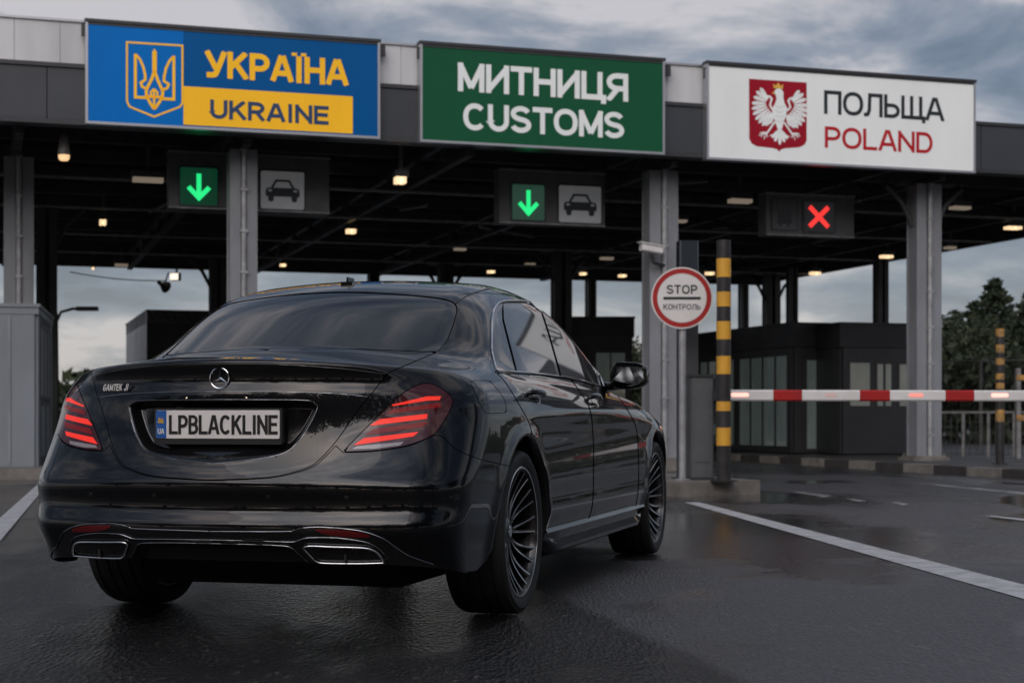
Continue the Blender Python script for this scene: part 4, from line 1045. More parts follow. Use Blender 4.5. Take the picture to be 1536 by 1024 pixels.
# ---- lane signals
def lane_signal(label, pl, pr, ytl, ybl, ytr, ybr, v, panels):
    ul, Yl = cu(pl,v); ur, Yr = cu(pr,v); uc = (ul+ur)/2; w = ur-ul
    zt = (cz(pl,ytl,v)+cz(pr,ytr,v))/2; zb = (cz(pl,ybl,v)+cz(pr,ybr,v))/2; h = zt-zb
    t = thing('lane_signal', label, 'signal', cw(uc,v,(zt+zb)/2), AN, 'lane signals hanging under the canopy')
    mb = MB(); mb.box(-w/2,w/2,0,.30,-h/2,h/2); mb.build('signal_housing', M_cab, t)
    mb = MB(); f = .025; mb.box(-w/2-.01,w/2+.01,-.03,.31,h/2+.001,h/2+.03); mb.box(-w/2,w/2,-.02,-.001,-h/2,-h/2+f); mb.build('housing_rim', M_rail, t)
    for sx in (-.35,.35): mb = MB(); mb.tube([(sx*w,.15,h/2+.03),(sx*w,.15,5.0-(zt+zb)/2)], .03, 8); mb.build('hanger', M_beam, t)
    def Pm(px, py):
        k = (px-pl)/(pr-pl); yt = ytl+(ytr-ytl)*k; yb = ybl+(ybr-ybl)*k; return (cu(px,v)[0]-uc, h*(.5-(py-yt)/(yb-yt)))
    for kind, x0, y0, x1, y1 in panels:
        a, b = Pm(x0,y0), Pm(x1,y1); cx, cz_ = (a[0]+b[0])/2, (a[1]+b[1])/2; pw_, ph_ = b[0]-a[0], a[1]-b[1]
        rr = [(cx+p[0],cz_+p[1]) for p in rrect(pw_,ph_,.03)]; r2 = [(cx+p[0],cz_+p[1]) for p in rrect(pw_+.05,ph_+.05,.035)]
        mb = MB(); mb.wall(r2, -.012, -.0005); mb.build('panel_frame', M_dkframe, t)
        mb = MB(); mb.wall(rr, -.020, -.0125); pn = mb.build('signal_panel', {'arrow':M_grpan,'car':signface_dim,'truck':M_cab,'cross':M_dkpan}[kind], t)
        q = lambda x, y: (cx+x*pw_/2, cz_+y*ph_/2)
        mb = MB(); y_a, y_b = -.026, -.0205
        if kind == 'arrow':
            stroke(mb, [q(0,.68),q(0,-.50)], pw_*.125, y_a, y_b); stroke(mb, [q(-.56,-.04),q(0,-.62),q(.56,-.04)], pw_*.125, y_a-.001, y_b); mb.build('arrow', M_grn, pn)
        elif kind == 'cross':
            stroke(mb, [q(-.62,.66),q(.62,-.66)], pw_*.14, y_a, y_b); stroke(mb, [q(.62,.66),q(-.62,-.66)], pw_*.14, y_a-.001, y_b); mb.build('cross', M_rled, pn)
        elif kind == 'truck':
            mb.wall([q(-.58,.82),q(.58,.82),q(.60,-.62),q(.40,-.62),q(.38,-.80),q(.2,-.80),q(.2,-.62),q(-.25,-.62),q(-.25,-.8),q(-.45,-.8),q(-.45,-.62),q(-.60,-.62)], y_a, y_b); mb.build('lorry_symbol', M_dkpan, pn)
        else:
            stroke(mb, [q(-.50,.10),q(-.30,.50),q(.30,.50),q(.50,.10)], pw_*.05, y_a, y_b)
            mb.wall([q(-.78,-.02),q(-.70,.12),q(.70,.12),q(.78,-.02),q(.78,-.34),q(-.78,-.34)], y_a-.001, y_b)
            for sx in (-1,1): mb.wall([q(sx*.68,-.33),q(sx*.40,-.33),q(sx*.42,-.56),q(sx*.48,-.62),q(sx*.60,-.62),q(sx*.66,-.56)], y_a, y_b)
            ic = mb.build('car_symbol', M_blackl, pn)
            for sx in (-1,1): mb = MB(); mb.wall([q(sx*.66,.02),q(sx*.50,.02),q(sx*.50,-.08),q(sx*.66,-.08)], y_a-.004, y_b); mb.build('symbol_headlamp', signface_dim, pn)
signface_dim = worn('signal_panel_white', (.42,.43,.44), (.34,.35,.36), 2, (.3,.45))
b_ = signface_dim.node_tree.nodes['Principled BSDF']; b_.inputs['Emission Color'].default_value = (.42,.43,.44,1); b_.inputs['Emission Strength'].default_value = .10
lane_signal('lane signal with green arrow, partly behind a column under the blue sign', 253,494,230,312,238,321, 1.75, [('arrow',270,252,326,309),('car',391,256,456,315)])
lane_signal('grey lane signal with green arrow beside a car panel, under the green sign', 749,907,255,334,263,341, 1.75, [('arrow',768,276,816,331),('car',838,278,901,336)])
lane_signal('grey lane signal with a red cross, hanging under the white sign', 1149,1281,291,352,297,358, 1.75, [('truck',1158,298,1194,345),('cross',1205,302,1250,349)])

# ---- lamps under the roof
NL = 0
def lamp(px, py, wpx, hpx, kind, z, label, rot=AN):
    d = (z-CAMH)*FPX/(HPX-py); X = (px-768)/FPX*d; w = wpx*d/FPX; hh = hpx*d/FPX
    t = thing('ceiling_lamp', label, 'lamp', (X,d,z), rot, 'lamps under the canopy roof'); w *= .8
    if kind == 'pendant':
        mb = MB(); mb.lathe([(.02,.34),(.05,.32),(w*.36,.26),(w*.46,.12),(w*.5,.06),(w*.5,.05),(w*.44,.055)], 20); mb.build('lamp_shade', M_cab2, t, smooth=True)
        mb = MB(); mb.lathe([(w*.44,.05),(w*.42,.0),(w*.30,-.03),(.001,-.035)], 20); mb.build('lamp_bulb', M_lampw2, t, smooth=True)
        mb = MB(); mb.tube([(0,0,.33),(0,0,5.4-z)], .02, 6); mb.build('lamp_stem', M_beam, t)
    else:
        lm = {'tube':M_lampd,'on':M_lampw,'cool':M_lampc,'dim':M_lampd}[kind]
        mb = MB(); mb.prism([(-w/2,-.11),(w/2,-.11),(w/2,.11),(-w/2,.11)], .0, .10); mb.box(-.03,.03,-.03,.03,.101,5.3-z); mb.build('lamp_housing', M_cab, t)
        mb = MB(); n = 2 if kind in ('on','cool') else 1
        for k in range(n):
            a = -w/2+.02+(w-.04)*k/n; b = a+(w-.04)/n-(.02 if n > 1 else 0); mb.box(a,b,-.10,.10,-max(.03,hh*.7),-.001)
        mb.build('lamp_diffuser', lm, t)
M_cab2 = worn('grey_lamp_shade', (.22,.21,.19), (.15,.14,.13), 5, (.4,.5)); M_lampw2 = mat('bulb_glow', (.9,.7,.5), .3, emit=(1.0,.62,.30), estr=.9)
lamp(96,238,24,0,'pendant',4.62,'grey bell pendant lamp hanging under the canopy left of the green arrow')
lamp(601,266,26,14,'on',4.62,'lit box lamp hanging between the blue sign and the green sign')
lamp(155,330,17,11,'on',4.75,'square lit lamp under the left bay of the canopy')
lamp(222,267,60,9,'tube',4.8,'long unlit tube lamp beside the leftmost green arrow signal')
lamp(527,344,22,9,'on',4.8,'lit lamp below the car panel of the left lane signal')
lamp(1110,299,46,8,'tube',4.85,'long dim tube lamp left of the red cross signal')
lamp(1330,383,26,6,'on',4.85,'warm strip lamp near the canopy edge left of the right column')
lamp(1223,408,22,6,'on',4.85,'small warm strip lamp under the red cross signal')
lamp(1520,340,34,6,'on',4.85,'warm strip lamp at the right edge of the canopy')
lamp(1440,310,40,6,'tube',4.85,'dim strip lamp right of the rightmost column top')
lamp(1065,408,18,6,'on',4.85,'warm strip lamp just right of the stop sign disc')
for px, py, wpx, kind in ((425,396,14,'on'),(737,406,16,'on'),(875,409,14,'on'),(934,412,16,'on'),(243,431,0,''),(795,395,20,'dim'),(910,386,26,'dim'),(140,401,8,'on'),(182,396,26,'dim'),(1425,370,22,'dim'),(690,372,24,'dim'),(1015,330,40,'dim')):
    if kind: lamp(px, py, wpx, 5, kind, 4.9, 'small %s strip lamp far back under the canopy roof' % {'on':'lit','dim':'dim'}[kind])

# ---- booths
def booth(name, label, loc, rotz, sx, sy, h, wins, wallm, roofm, overh=.10, extra=None, base=.15, band=.45):
    """body from the front corner: x to the right, y into depth; windows (face, a0, a1, z0, z1, mullions)"""
    t = thing(name, label, 'booth', loc, rotz)
    op = {'f':[],'l':[],'r':[]}
    mb = MB(); mb.box(.02,sx-.02,.02,sy-.02,base,h-.12); mb.build('booth_core', M_wint, t)
    mb = MB(); th = .05
    def face(fc, L):
        segs = sorted([w for w in wins if w[0] == fc], key=lambda w: w[1]); rects = []; x = 0
        for w in segs:
            rects += [(x,w[1],base,h),(w[1],w[2],base,w[3]),(w[1],w[2],w[4],h)]; x = w[2]
        rects.append((x,L,base,h)); return rects
    for fc, L in (('f',sx),('l',sy),('r',sy)):
        for a, b, z0, z1 in face(fc,L):
            if b-a < .01 or z1-z0 < .01: continue
            if fc == 'f': mb.box(a,b,-th,.0,z0,z1)
            elif fc == 'l': mb.box(-th,0,a,b,z0,z1)
            else: mb.box(sx,sx+th,a,b,z0,z1)
    mb.build('wall', wallm, t)
    mb = MB(); mb.box(-overh,sx+overh,-overh,sy+overh,h-band,h); mb.box(-overh-.02,sx+overh+.02,-overh-.02,sy+overh+.02,h+.001,h+.05); mb.build('roof', roofm, t)
    for fc, a, b, z0, z1, n in wins:
        fr = MB(); gl = MB(); e = .035
        def bx(mb_, p, q, d0, d1, y0, y1):
            if fc == 'f': mb_.box(p,q,-d1,-d0,y0,y1)
            elif fc == 'l': mb_.box(-d1,-d0,p,q,y0,y1)
            else: mb_.box(sx+d0,sx+d1,p,q,y0,y1)
        bx(fr,a,b,.0,.062,z0,z0+e); bx(fr,a,b,.0,.062,z1-e,z1)
        for k in range(n+1):
            c = a+(b-a)*k/n; c = min(max(c,a+e/2),b-e/2); bx(fr,c-e/2,c+e/2,.0,.058,z0+e+.001,z1-e-.001)
        w = fr.build('window', M_dkframe, t); bx(gl,a+.01,b-.01,.012,.03,z0+.01,z1-.01); gl.build('pane', M_wingl, w)
    return t
M_bdark = worn('dark_booth_panel', (.030,.033,.037), (.020,.022,.025), 1.4, (.35,.5)); 
M_broof = worn('dark_booth_roof', (.022,.024,.027), (.015,.016,.018), 1.2, (.4,.55))
# right booth: long glazed flank, recessed door, projecting front bay
d = 34.0; c_ = ((1190-768)/FPX*d, d)
zf = lambda py, dd: CAMH+(HPX-py)/FPX*dd
rb = booth('control_booth', 'long dark control booth with a row of tall windows behind the barrier boom', (c_[0],c_[1],0), AN, 2.9, 5.6, zf(487,d), [('l',.15,2.5,.25,2.2,4),('l',2.7,4.6,.25,2.2,4),('f',.25,.95,.2,2.1,1)], M_bdark, M_broof)
u1, Y1 = cu(1263,0)
dd = 33.2; c2 = ((1263-768)/FPX*dd, dd)
rb2 = booth('control_booth', 'dark box shaped booth bay with square windows beside the rightmost canopy column', (c2[0],c2[1],0), AN, 1.75, 3.2, zf(487,dd), [('f',.12,.66,1.08,2.02,1),('f',.74,1.15,1.08,2.0,2),('f',1.25,1.65,1.08,2.0,1)], M_bdark, M_broof)
# a seated shape seen through the window in the photograph is only a dark chair back
# centre booth behind the car
d = 40.0; cb_ = ((858-768)/FPX*d, d)
cbt = booth('control_booth', 'dark flat roofed booth behind the car in the middle lane', (cb_[0],cb_[1],0), AN*.0, 1.41, 3.0, zf(478,d), [('f',.55,1.32,.9,zf(527,d),2)], M_bdark, M_broof)
# left grey booth
d = 24.0; wL = 3.2
lb = booth('control_booth', 'light grey booth in front of the leftmost canopy column', ((52-768)/FPX*d-math.cos(YB)*wL, d-math.sin(YB)*wL, 0), YB, wL, 3.1, zf(461,d), [('r',.45,2.6,1.15,2.25,3),('r',.45,2.6,.25,1.08,2)], M_gpanel, M_gpanel, overh=.06, band=.10)
for k in range(3):
    mb = MB(); x = wL-.35-k*.85; mb.box(x-.018,x+.018,-.066,-.051,.2,zf(461,d)-.12); mb.build('panel_joint', M_col, lb)
# far left building behind the car
d = 45.0; fb = booth('flat_roofed_building', 'small dark flat roofed building with pale side, behind the car on the left', ((223-768)/FPX*d, d, 0), AN, 3.4, 7.0, zf(467,d), [('l',.5,3.0,1.3,2.5,4),('l',3.4,6.2,1.3,2.5,4)], M_col, M_bdark, overh=.05, band=.30)
fb['category'] = 'building'
mb = MB(); mb.box(-.06,3.46,-.075,-.055,.15,zf(467,d)-.31); mb.build('dark_cladding', M_bdark, fb)

# ---- STOP sign on its pole
D1 = 18.2
def wx(px, d=D1): return (px-768)/FPX*d
def wz(py, d=D1): return CAMH+(HPX-py)/FPX*d
st = thing('stop_sign', 'round white sign with red ring and black bar on a grey pole by the barrier', 'sign', (wx(1022),D1,.155), 0)
zc_ = wz(447.5)-.155; rr_ = 46*D1/FPX
QX = XF((0,-.05,zc_), rx=R(90))
mb = MB(); cr = lambda r: [(r*math.cos(2*math.pi*k/64), r*math.sin(2*math.pi*k/64)) for k in range(64)]
mb.prism(cr(rr_), 0, .016, QX); mb.build('sign_disc', M_white, st)
mb = MB(); mb.lathe([(rr_*.955,.017),(rr_*.955,.0185),(rr_*.80,.0185),(rr_*.80,.017)], 64, QX, close=True); mb.build('red_ring', M_red, st)
mb = MB(); mb.wall([(-.205,zc_-.016),(.205,zc_-.016),(.205,zc_+.012),(-.205,zc_+.012)], -.0705, -.0665); mb.build('sign_bar', M_blackl, st)
text_obj('lettering', 'STOP', 0, zc_+.094, .335, .098, -.0665, M_blackl, st, bold=.17, thick=.003)
text_obj('lettering', 'КОНТРОЛЬ', .0, zc_-.098, .408, .062, -.0665, mat('grey_letters',(.05,.055,.065),.4), st, bold=.15, thick=.003)
mb = MB(); mb.tube([(.012,.0,0),(.012,.0,zc_+.2)], .040, 14); mb.lathe([(.09,0),(.09,.012),(.045,.02)], 16, XF((.012,0,0))); mb.build('pole', M_pipe, st, smooth=True)
mb = MB(); mb.box(-.05,.07,-.049,.045,zc_-.20,zc_-.16); mb.box(-.05,.07,-.049,.045,zc_+.14,zc_+.18); mb.build('pole_clamp', M_rail, st)
# tall dark post behind with glassy head
d = 18.75
tp = thing('detector_post', 'tall dark grey square post with glossy head behind the stop sign', 'post', (wx(1031,d),d,.155), R(8))
h_ = wz(362,d)-.155; mb = MB(); mb.box(-.105,.105,-.09,.09,0,h_-.55); mb.box(-.15,.15,-.14,.14,-.0,.015); mb.build('post', M_colb, tp)
mb = MB(); mb.box(-.11,.11,-.095,.095,h_-.549,h_,bev=.015); mb.build('post_head', mat('smoked_cover',(.035,.042,.05),.08,0,1.0), tp)
# boom barrier: cabinet, boom
D2 = 18.45
bc = thing('boom_barrier', 'red and white striped boom barrier lowered across the right lane', 'barrier', (wx(1049,D2),D2,.155), R(6))
zb_ = wz(593,D2)-.155; zt_ = wz(566,D2)-.155
mb = MB(); mb.box(-.135,.125,-.17,.17,.03,zt_,bev=.02); mb.build('cabinet', M_cab, bc)
mb = MB(); mb.box(-.15,.14,-.185,.185,zt_+.001,zt_+.03,bev=.02); mb.build('cabinet_lid', M_cabd, bc)
mb = MB(); mb.box(-.15,.14,-.185,.185,0,.029); mb.build('cabinet_foot', M_cabd, bc)
mb = MB(); mb.box(-.09,.08,-.178,-.1705,.2,zt_-.22); mb.build('cabinet_door', M_cab, bc)
mb = MB(); mb.box(.126,.215,-.10,.10,zb_-.22,zb_+.19,bev=.02); mb.tube([(.17,-.16,zb_),(.17,.05,zb_)], .07, 16); mb.build('boom_head', M_cabd, bc)
mb = MB(); mb.box(.126,.18,-.08,.08,.62,.78); mb.box(.126,.17,-.06,.06,.40,.5); mb.build('control_box', M_cabd, bc)
x0 = wx(1072,D2)-wx(1049,D2); sc_ = D2/FPX
edges = [1072,1080,1157,1201,1290,1336.5,1423,1468,1556,1602,1690,1736,1824,1870]
yb0 = -.10
def rr2(x, hw=.058, hz=.062): return [(x,yb0+hw*c,zb_+hz*s) for c, s in ((1,.75),(.75,1),(-.75,1),(-1,.75),(-1,-.75),(-.75,-1),(.75,-1),(1,-.75))]
boom_parent = bpy.data.objects.new('boom', None); COL.objects.link(boom_parent); boom_parent.parent = bc
for i in range(len(edges)-1):
    a = (edges[i]-1049)*sc_; b = (edges[i+1]-1049)*sc_-.0015
    mb = MB(); V = rr2(a)+rr2(b); mb.add(V, [(k,k+8,(k+1)%8+8,(k+1)%8) for k in range(8)]+[tuple(range(8))[::-1],tuple(range(8,16))]); mb.build('boom_stripe', M_red if i%2 == 0 else M_white, boom_parent)
for px, mm, wl in ((1106,M_boomled,.10),(1245,M_boomdim,.07),(1377,M_boomled2,.085),(1508,M_boomled,.10),(1640,M_boomdim,.08)):
    x = (px-1049)*sc_; mb = MB(); mb.wall([(x+p[0],zb_+.006+p[1]) for p in rrect(wl*2,.044,.021)], yb0-.062, yb0-.0585); mb.build('boom_lamp', mm, boom_parent)
mb = MB(); bx_ = (1872-1049)*sc_; mb.box(bx_-.05,bx_+.05,yb0-.05,yb0+.05,-.15,zb_-.064); mb.build('boom_rest', M_cabd, bc)
# striped posts
M_ylww = worn('faded_yellow_enamel', (.46,.25,.06), (.20,.12,.05), 9, (.5,.7), lo=.4, hi=.62)
def striped(label, loc, h, r, bands, ym=M_ylw, group=None):
    t = thing('striped_post', label, 'bollard', loc, 0, group); z = h
    mb = MB(); mb.lathe([(r*1.9,0),(r*1.9,.012),(r*1.1,.02)], 20); mb.build('post_foot', M_blk, t)
    mb = MB(); mb.lathe([(r-.002,.0),(r-.002,h-.004),(.001,h)], 20); mb.build('post_core', M_blk, t, smooth=True, angle=40)
    for z0, z1 in bands:
        mb = MB(); mb.lathe([(r-.002,z0),(r,z0),(r,z1),(r-.002,z1)], 20); mb.build('yellow_band', ym, t, smooth=True, angle=40)
    return t
D3 = 17.85
zz_ = lambda py: wz(py,D3)-.155
striped('tall black post with bright yellow bands at the end of the barrier boom', (wx(1085.5,D3),D3,.155), zz_(360), 11*D3/FPX, [(zz_(b),zz_(a)) for a, b in ((388,416),(438,460),(482,509),(534,561),(602,616),(641,668))])
d = 26.0; zz_ = lambda py: wz(py,d)-.13
striped('weathered black and yellow post on the right pavement in front of the trees', (wx(1500,d),d,.13), zz_(493), 6.5*d/FPX, [(zz_(b),zz_(a)) for a, b in ((493,505),(517,529),(537,547),(560,569),(574,583),(614,632))], M_ylww)
# CCTV camera on the middle column
t = thing('security_camera', 'white security camera on the column beside the stop sign', 'camera', (wx(982,19.5),19.5,wz(376,19.5)), 0)
u, Y = cu(985,.78); t.location = ((978-768)/FPX*(Y-.25), Y-.25, CAMH+(HPX-376)/FPX*Y)
Q = XF((0,0,0), rz=R(-72)) @ XF(rx=R(-98))
mb = MB(); mb.box(-.06,.06,-.06,.06,-.20,.17,M=Q,bev=.02); mb.build('camera_housing', M_white, t)
mb = MB(); mb.box(-.075,.075,-.078,-.062,-.24,.19,M=Q); mb.build('camera_hood', M_white, t)
mb = MB(); mb.tube([(.0,.0,-.08),(.03,.02,-.22),(.22,.25,-.24)], .03, 8); mb.build('camera_arm', M_cabd, t)
# street lamp on the left
d = 40.0
t = thing('street_lamp', 'thin dark street lamp with one arm seen under the canopy on the left', 'street lamp', (wx(84,d),d,0), 0)
mb = MB(); h_ = wz(463,d); mb.tube([(0,0,0),(0,0,h_-.1)], [.09,.05], 10); mb.tube([(0,0,h_-.35),(.12,0,h_-.08),(.4,0,h_),(.55,0,h_)], .035, 8); mb.build('lamp_pole', M_colb, t, smooth=True)
mb = MB(); mb.box(.5,1.02,-.10,.10,h_-.05,h_+.05,bev=.03); mb.build('lamp_head', M_bdark, t)
# floodlight and loudspeaker on the back edge
d = 43.0
t = thing('floodlight', 'lit floodlight under the back edge of the canopy on the left', 'floodlight', (wx(262,d),d,wz(415,d)), R(-20))
mb = MB(); mb.box(-.14,.14,-.02,.12,-.10,.10,bev=.03); mb.tube([(0,.1,.1),(0,.1,.9)], .03, 8); mb.build('floodlight_body', M_cabd, t)
mb = MB(); mb.box(-.12,.12,-.03,-.0205,-.085,.085); mb.build('floodlight_glass', M_lampc, t)
t = thing('loudspeaker', 'small dark horn loudspeaker hanging below the lit floodlight', 'loudspeaker', (wx(245,d),d,wz(428,d)), R(-30))
mb = MB(); mb.lathe([(.05,.2),(.06,.08),(.16,-.12),(.15,-.11)], 16, XF(rx=R(70))); mb.tube([(0,.05,.05),(.1,.1,.35)], .02, 6); mb.build('horn', M_cabd, t)
# overhead cable
mb = MB(); P0, P1 = Vector(cw(*[cu(105,20)[0],20,0])), Vector(cw(*[cu(250,21)[0],21,0])); Zc0, Zc1 = wz(408,P0.y), wz(421,P1.y)
mb.tube([(P0.x+(P1.x-P0.x)*k/10, P0.y+(P1.y-P0.y)*k/10, Zc0+(Zc1-Zc0)*k/10-.07*math.sin(math.pi*k/10)) for k in range(11)], .014, 6)
tag(mb.build('overhead_cable', M_cabd), 'dark cable sagging across the left bay towards the floodlight', 'cable')

# ---- fences and railing on the right
def fence(name, label, p0, p1, h, base, posts, wires, vstep=.14, hstep=.14, r=.004, pr=.03, cat='fence'):
    t = thing(name, label, cat, (p0[0],p0[1],base), math.atan2(p1[1]-p0[1],p1[0]-p0[0])); L = math.hypot(p1[0]-p0[0],p1[1]-p0[1])
    for k in range(posts+1):
        mb = MB(); x = L*k/posts; mb.box(x-pr,x+pr,-pr,pr,0,h+.04); mb.build('fence_post', M_rail, t)
    mb = MB()
    for x in np.arange(vstep,L,vstep): mb.box(x-r,x+r,-r,r,.05,h)
    for z in np.arange(.06,h,hstep): mb.box(0,L,r+.001,2*r+.001,z-r,z+r)
    mb.build('wire_mesh', M_beam, t)
    mb = MB(); mb.box(-pr,L+pr,-pr-.004,pr+.004,h+.041,h+.08); mb.build('top_rail', M_rail, t); return t
d0, d1 = 38.0, 36.0
fence('mesh_fence', 'tall grey wire mesh fence in front of the trees', (wx(1402,d0),d0), (wx(1690,d1),d1), wz(545,d0)-.13, .12, 4, True, .1, .1, .004, .03)
d0, d1 = 31.5, 30.0
fence('guard_railing', 'low grey railing on the right pavement below the boom', (wx(1408,d0),d0), (wx(1640,d1),d1), wz(622,d0)-.13, .12, 6, True, .12, .4, .006, .024, 'railing')
d = 30.0
t = thing('barrier_frame', 'rusty orange and grey steel frame at the right edge by the striped post', 'frame', (wx(1536,d),d,.13), R(10))
zq_ = lambda py: wz(py,d)-.13
for x in (-.12,.42):
    mb = MB(); mb.box(x-.04,x+.04,-.04,.04,0,zq_(552)); mb.build('frame_leg', M_rail, t)
for py in (562,622):
    mb = MB(); mb.box(-.17,.47,-.06,-.041,zq_(py+8),zq_(py)); mb.build('frame_board', M_ylww, t)
# ---- trees
def leafmat(name, a, b):
    m = mat(name, a, .6, spec=.3); p = m.node_tree.nodes['Principled BSDF']; g = nd(m,'ShaderNodeNewGeometry')
    r = nd(m,'ShaderNodeValToRGB'); r.color_ramp.elements[0].color = (*a,1); r.color_ramp.elements[1].color = (*b,1); lk(m, g.outputs['Random Per Island'], r.inputs['Fac']); lk(m, r.outputs['Color'], p.inputs['Base Color']); return m
M_leaf = leafmat('conifer_leaf', (.010,.018,.010), (.034,.048,.024)); M_leaf2 = leafmat('broad_leaf', (.012,.021,.010), (.040,.052,.024))
M_bark = worn('bark', (.05,.042,.034), (.03,.026,.022), 6, (.8,.95), bump=.6)
def tree_meshes(seed, h, rad, shape, n, leaf):
    g = np.random.default_rng(seed); tr = MB(); tr.tube([(0,0,0),(.05*h*.1,0,h*.3),(0,.03,h*.65),(0,0,h*.92)], [h*.022,h*.017,h*.009,.01], 9)
    V = []; F = []; nb = 46 if shape == 'cone' else 30
    ends = []
    for k in range(nb):
        t = (k+.5)/nb; a = k*2.4+g.uniform(-.4,.4)
        if shape == 'cone':
            z = h*(.12+.86*t); L = rad*(1-t)**.75*g.uniform(.65,1.15)+.12; tip = np.array([L*math.cos(a),L*math.sin(a),z-.12*L+g.uniform(-.1,.1)]); b0 = np.array([0,0,z])
        else:
            z = h*(.25+.45*t); ph = g.uniform(.1,1.3); L = rad*g.uniform(.55,1.05); tip = np.array([L*math.cos(a)*math.cos(ph*.7),L*math.sin(a)*math.cos(ph*.7),min(h*.97,z+L*math.sin(ph)*.9)]); b0 = np.array([0,0,z*.85])
        mid = (b0+tip)/2+np.array([0,0,.06*L]); tr.tube([tuple(b0),tuple(mid),tuple(tip)], [.012*h*(1-t)+.012,.010+.005*h*(1-t),.006], 5)
        ends.append((b0,mid,tip,L))
    per = n//nb
    for b0, mid, tip, L in ends:
        for j in range(per):
            t = g.uniform(.25,1.05); p = b0+(tip-b0)*t+np.array([0,0,.06*L*math.sin(math.pi*min(1,t))]); sp = (.16+.10*(1-t)) * (1 if shape == 'cone' else 2.0) * (.5+.5*L/rad)*rad/2.2
            p = p+g.normal(0,1,3)*sp*np.array([1,1,.6]); s = g.uniform(.06,.14)*(h/8)**.5*(1.0 if shape == 'cone' else 1.15)
            d = g.normal(0,1,3); d /= np.linalg.norm(d); e = np.cross(d,g.normal(0,1,3)); e /= np.linalg.norm(e)
            i = len(V); V += [tuple(p-d*s*1.5),tuple(p+e*s*.6),tuple(p+d*s*1.5),tuple(p-e*s*.6)]; F.append((i,i+1,i+2,i+3))
    return tr, V, F
protos = {}
def tree(kind, label, loc, h, rot=0.0, group='trees around the crossing', cat='tree'):
    if kind not in protos:
        seed, hh, rad, shp, n, lf, nm = {'fir':(3,8,2.3,'cone',7800,M_leaf,'conifer_tree'),'fir2':(9,8,1.9,'cone',6500,M_leaf,'conifer_tree'),'broad':(5,8,3.0,'round',8000,M_leaf2,'broadleaf_tree')}[kind]
        tr, V, F = tree_meshes(seed,hh,rad,shp,n,lf)
        t = thing(nm, label, cat, loc, rot, group); tr.build('trunk', M_bark, t, smooth=True); meshobj('crown', V, F, lf, t); protos[kind] = t; r = t
    else: r = dup(protos[kind], loc, rot, label)
    r.scale = (h/8,)*3; return r
def tr_at(kind, label, px, ytop, d, rot):
    X = (px-768)/FPX*d; h = CAMH+(HPX-ytop)/FPX*d; return tree(kind, label, (X,d,0), h, rot)
tr_at('fir','tallest dark conifer with a pointed top behind the fence',1492,414,62,0)
tr_at('fir2','shorter conifer left of the tallest one, beside the right column',1434,463,60,1)
tr_at('fir','conifer at the right edge of the view behind the mesh fence',1545,436,58,2.2)
tr_at('broad','broad bush like tree low behind the right fence railing',1465,520,52,.5)
tr_at('broad','broad tree low at the right edge behind the striped post',1525,515,50,1.9)
tr_at('fir2','slender conifer between the right column and the shorter conifer',1412,500,64,2)
tr_at('fir2','conifer filling the gap behind the weathered striped post',1515,455,66,4.0)
tr_at('fir','wide conifer behind the mesh fence between the two pointed ones',1462,448,67,5.0)
tr_at('broad','full round tree behind the mesh fence next to the right column',1425,500,56,3.3)
tr_at('broad','full round tree behind the tallest conifer',1490,470,70,4.4)
tr_at('broad','wide round tree filling the space right of the column behind the fence',1446,462,57,5.6)
tr_at('broad','wide round tree behind the fence at the right edge of the view',1530,446,59,0.8)
tr_at('broad','distant tree seen between the middle booth and the stop sign column',955,500,70,.2)
tr_at('broad','distant low tree on the horizon left of the car',110,612,110,.9)
tr_at('broad','distant low tree on the horizon beside the street lamp',60,606,112,1.3)
tr_at('broad','distant low tree behind the car on the left horizon',170,610,115,2.5)
# trees on the approach behind the camera: they are what the car's paint mirrors
lab = 'tree on the approach road, only mirrored in the paint of the car'
for i, (x, y, h, k) in enumerate(((9,-6,8,'broad'),(13,-1,8.5,'fir'),(12,-12,11,'broad'),(17,-7,10,'broad'),(8,-19,14,'broad'),(-3,-24,15,'broad'),(-11,-22,16,'fir'),(-19,-20,14,'broad'),(17,6,8,'broad'),(20,13,8.5,'fir'),(3,-22,15,'broad'),(-27,-16,13,'broad'),(14,-20,16,'broad'),(21,-16,15,'fir'),(-7,-27,17,'broad'),(-15,-26,17,'broad'),(0,-28,18,'fir'),(-23,-24,16,'broad'),(6,-27,17,'broad'),(-33,-10,12,'broad'))):
    r = tree(k, lab, (x,y,0), h, i*1.1, group='trees on the approach road')
    r['group'] = 'trees on the approach road'

